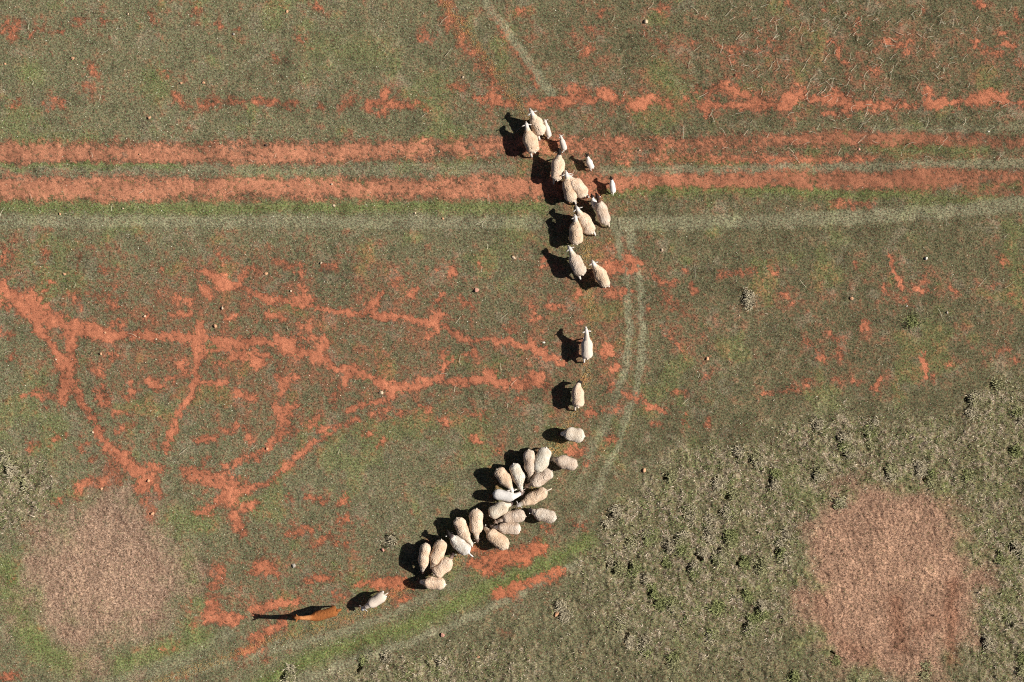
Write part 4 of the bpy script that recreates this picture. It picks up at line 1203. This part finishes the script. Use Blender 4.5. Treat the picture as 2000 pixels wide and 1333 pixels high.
# bunched group
A('sheep', 'largest bright white fleeced sheep at the north east of the bunch', 'sheep', (1067, 876), (1050, 921), (1047, 930), (1043, 938), w=1.12, fleece=(.66, .59, .48), seed=20, group=GR2, head=WHITE, wool=WHITE, rough_amp=.006, **DN)
A('sheep', 'narrow tan sheep beside the large white one at the north end of the bunch', 'sheep', (1033, 880), (1036.5, 924), (1035, 934), (1031, 942), w=.88, fleece=FL_G, seed=21, group=GR2, head=(.4, .33, .28), wool=CREAM, **DN)
A('sheep', 'creamy white sheep with rounded rump between two tan ones at the north of the bunch', 'sheep', (1002, 908), (1016, 947), (1018, 958), (1021, 965), w=.92, fleece=(.66, .58, .47), seed=22, group=GR2, head=(.5, .4, .34), wool=WHITE, bend=-.03, **DN)
A('sheep', 'tan curly sheep whose white eared head overlaps the pale grey shorn one', 'sheep', (972, 917), (995, 948), (1000, 958), (1001, 966), w=.94, fleece=FL_T, seed=23, group=GR2, head=WHITE, wool=CREAM, ears=.14, zp=.64, zn=.56)
A('sheep', 'beige sheep with a small brown head pointing south west, right under the large white one', 'sheep', (1077, 922), (1039, 946), (1030, 949), (1025, 953), w=.92, fleece=FL_G, seed=24, group=GR2, head=(.30, .20, .15), neck=(.42, .30, .22), wool=(.62, .52, .42), ears=.08, neck_r=.75, zp=.45, zn=.25)
A('sheep', 'pale grey shorn sheep standing east to west in the shade inside the bunch', 'sheep', (964, 964), (1005, 971), (1018, 964), (1023, 972), w=.95, seed=25, group=GR2, head=(.20, .15, .13), wool=(.66, .62, .58), ears=.10, tail=0, bend=.02, zp=.42, zn=.22)
A('sheep', 'tan ewe with ringed fleece and white ears, tail sticking out to the north east', 'sheep', (1067, 959), (1025, 982), (1014, 986), (1007, 991), w=.90, fleece=FL_T, seed=26, group=GR2, head=WHITE, wool=CREAM, ears=.12, tail=.22, bend=-.01, zp=.60, zn=.45)
A('sheep', 'smooth cream sheep with round rump in the middle of the bunch, dark head north east', 'sheep', (957, 1006), (990, 987), (998, 985), (1004, 983), w=1.05, fleece=(.68, .57, .43), seed=27, group=GR2, head=(.10, .07, .06), wool=CREAM, rough_amp=.005, zp=.42, zn=.25)
A('sheep', 'beige sheep with a long narrow neck stretched west in the middle of the bunch', 'sheep', (1025, 1008), (984, 1014), (970, 1019), (964, 1022), w=.92, fleece=FL_G, seed=28, group=GR2, head=(.46, .34, .27), neck=(.52, .40, .31), wool=(.60, .48, .38), neck_r=.78, bend=.03, zp=.50, zn=.32)
A('sheep', 'sheep with a white rump patch, between the thick woolled one and the long necked one', 'sheep', (1016, 1034), (974, 1031), (963, 1030), (957, 1026), w=.88, fleece=FL_G, seed=29, group=GR2, head=(.35, .28, .24), wool=(.80, .74, .68), tail=0, neck_r=.8, zp=.45, zn=.22)
A('sheep', 'dark headed sheep with pale smooth rump at the far east of the bunch', 'sheep', (1085, 1012), (1044, 1001), (1036, 997), (1028, 995), w=.95, fleece=(.60, .50, .40), seed=30, group=GR2, head=(.05, .04, .04), neck=(.12, .09, .08), wool=(.66, .57, .48), tag=True, ears=.11, bend=-.02, zp=.55, zn=.38)
A('sheep', 'thick woolled tan sheep at the south of the bunch above the big bare patch', 'sheep', (991, 1070), (954, 1039), (946, 1031), (940, 1026), w=1.05, fleece=FL_T, seed=31, group=GR2, head=(.10, .06, .05), wool=CREAM, tag=True, ears=.10, **DN)
A('sheep', 'curly cream sheep heading south with brown tipped nose, west of the bunch centre', 'sheep', (930, 995), (930, 1042), (931.5, 1053), (933, 1061), w=1.0, fleece=FL_C, seed=32, group=GR2, head=(.22, .15, .12), wool=CREAM, ears=.08, **DN)
A('sheep', 'tan sheep leaning south east with white ears touching the grain on the ground', 'sheep', (893, 1013), (912, 1052), (920, 1061), (922, 1069), w=.92, fleece=FL_C, seed=33, group=GR2, head=(.74, .65, .54), wool=CREAM, ears=.14, zp=.36, zn=.10)
A('sheep', 'white bodied sheep with black head to the north west and tail stuck out', 'sheep', (915, 1080), (884, 1051), (877, 1044), (872, 1035), w=.98, fleece=(.68, .62, .54), seed=34, group=GR2, head=BLACK, neck=(.05, .03, .03), wool=(.72, .68, .64), tag=True, ears=.12, tail=.24, zp=.82, zn=.72)
A('sheep', 'small narrow woolly sheep, leftmost of the southern foursome', 'sheep', (832, 1063), (826, 1107), (825, 1116), (826, 1124), w=.84, fleece=FL_C, seed=35, group=GR2, head=(.08, .05, .045), wool=CREAM, ears=.09, **DN)
A('sheep', 'long woolly sheep, second from the left of the southern foursome', 'sheep', (863, 1056), (846, 1101), (843, 1111), (840, 1119), w=.98, fleece=FL_T, seed=36, group=GR2, head=(.08, .05, .045), wool=CREAM, ears=.09, bend=-.03, **DN)
A('sheep', 'broad woolly sheep of the southern foursome, dark brown head turned north east', 'sheep', (849, 1123), (880, 1094), (884.5, 1084), (885, 1077), w=1.05, fleece=FL_C, seed=37, group=GR2, head=(.06, .04, .035), neck=(.16, .10, .08), wool=CREAM, tag=True, ears=.12, zp=.42, zn=.22, neck_r=.82)
A('sheep', 'woolly sheep lying west to east at the very south of the foursome', 'sheep', (869, 1142), (829, 1138), (820, 1136), (813, 1137), w=.90, fleece=FL_C, seed=38, group=GR2, head=(.10, .05, .04), wool=(.72, .64, .52), ears=.08, zp=.42, zn=.22)
A('sheep', 'pale shorn sheep alone between the llama and the foursome, head down to the south west', 'sheep', (751, 1162), (720, 1182), (710, 1188), (706, 1193), w=.92, seed=39, group=GR2, head=(.74, .72, .70), wool=(.62, .52, .43), ears=.14, tail=.16, bend=-.02, zp=.42, zn=.24)
# guard llama
A('llama', 'rusty orange long necked llama standing alone west of the sheep', 'llama', (659, 1193), (607, 1208), (581, 1207), (571, 1206), zp=1.42, zn=1.33, w=.86, wool=(.35, .125, .040), head=(.27, .09, .03), neck=(.44, .19, .075), leg=(.5, .2, .07), seed=40, kind='llama', step=(.02, -.02, 0, .05),
  rumpcol=((.78, .66, .52), (654, 1201), .07))
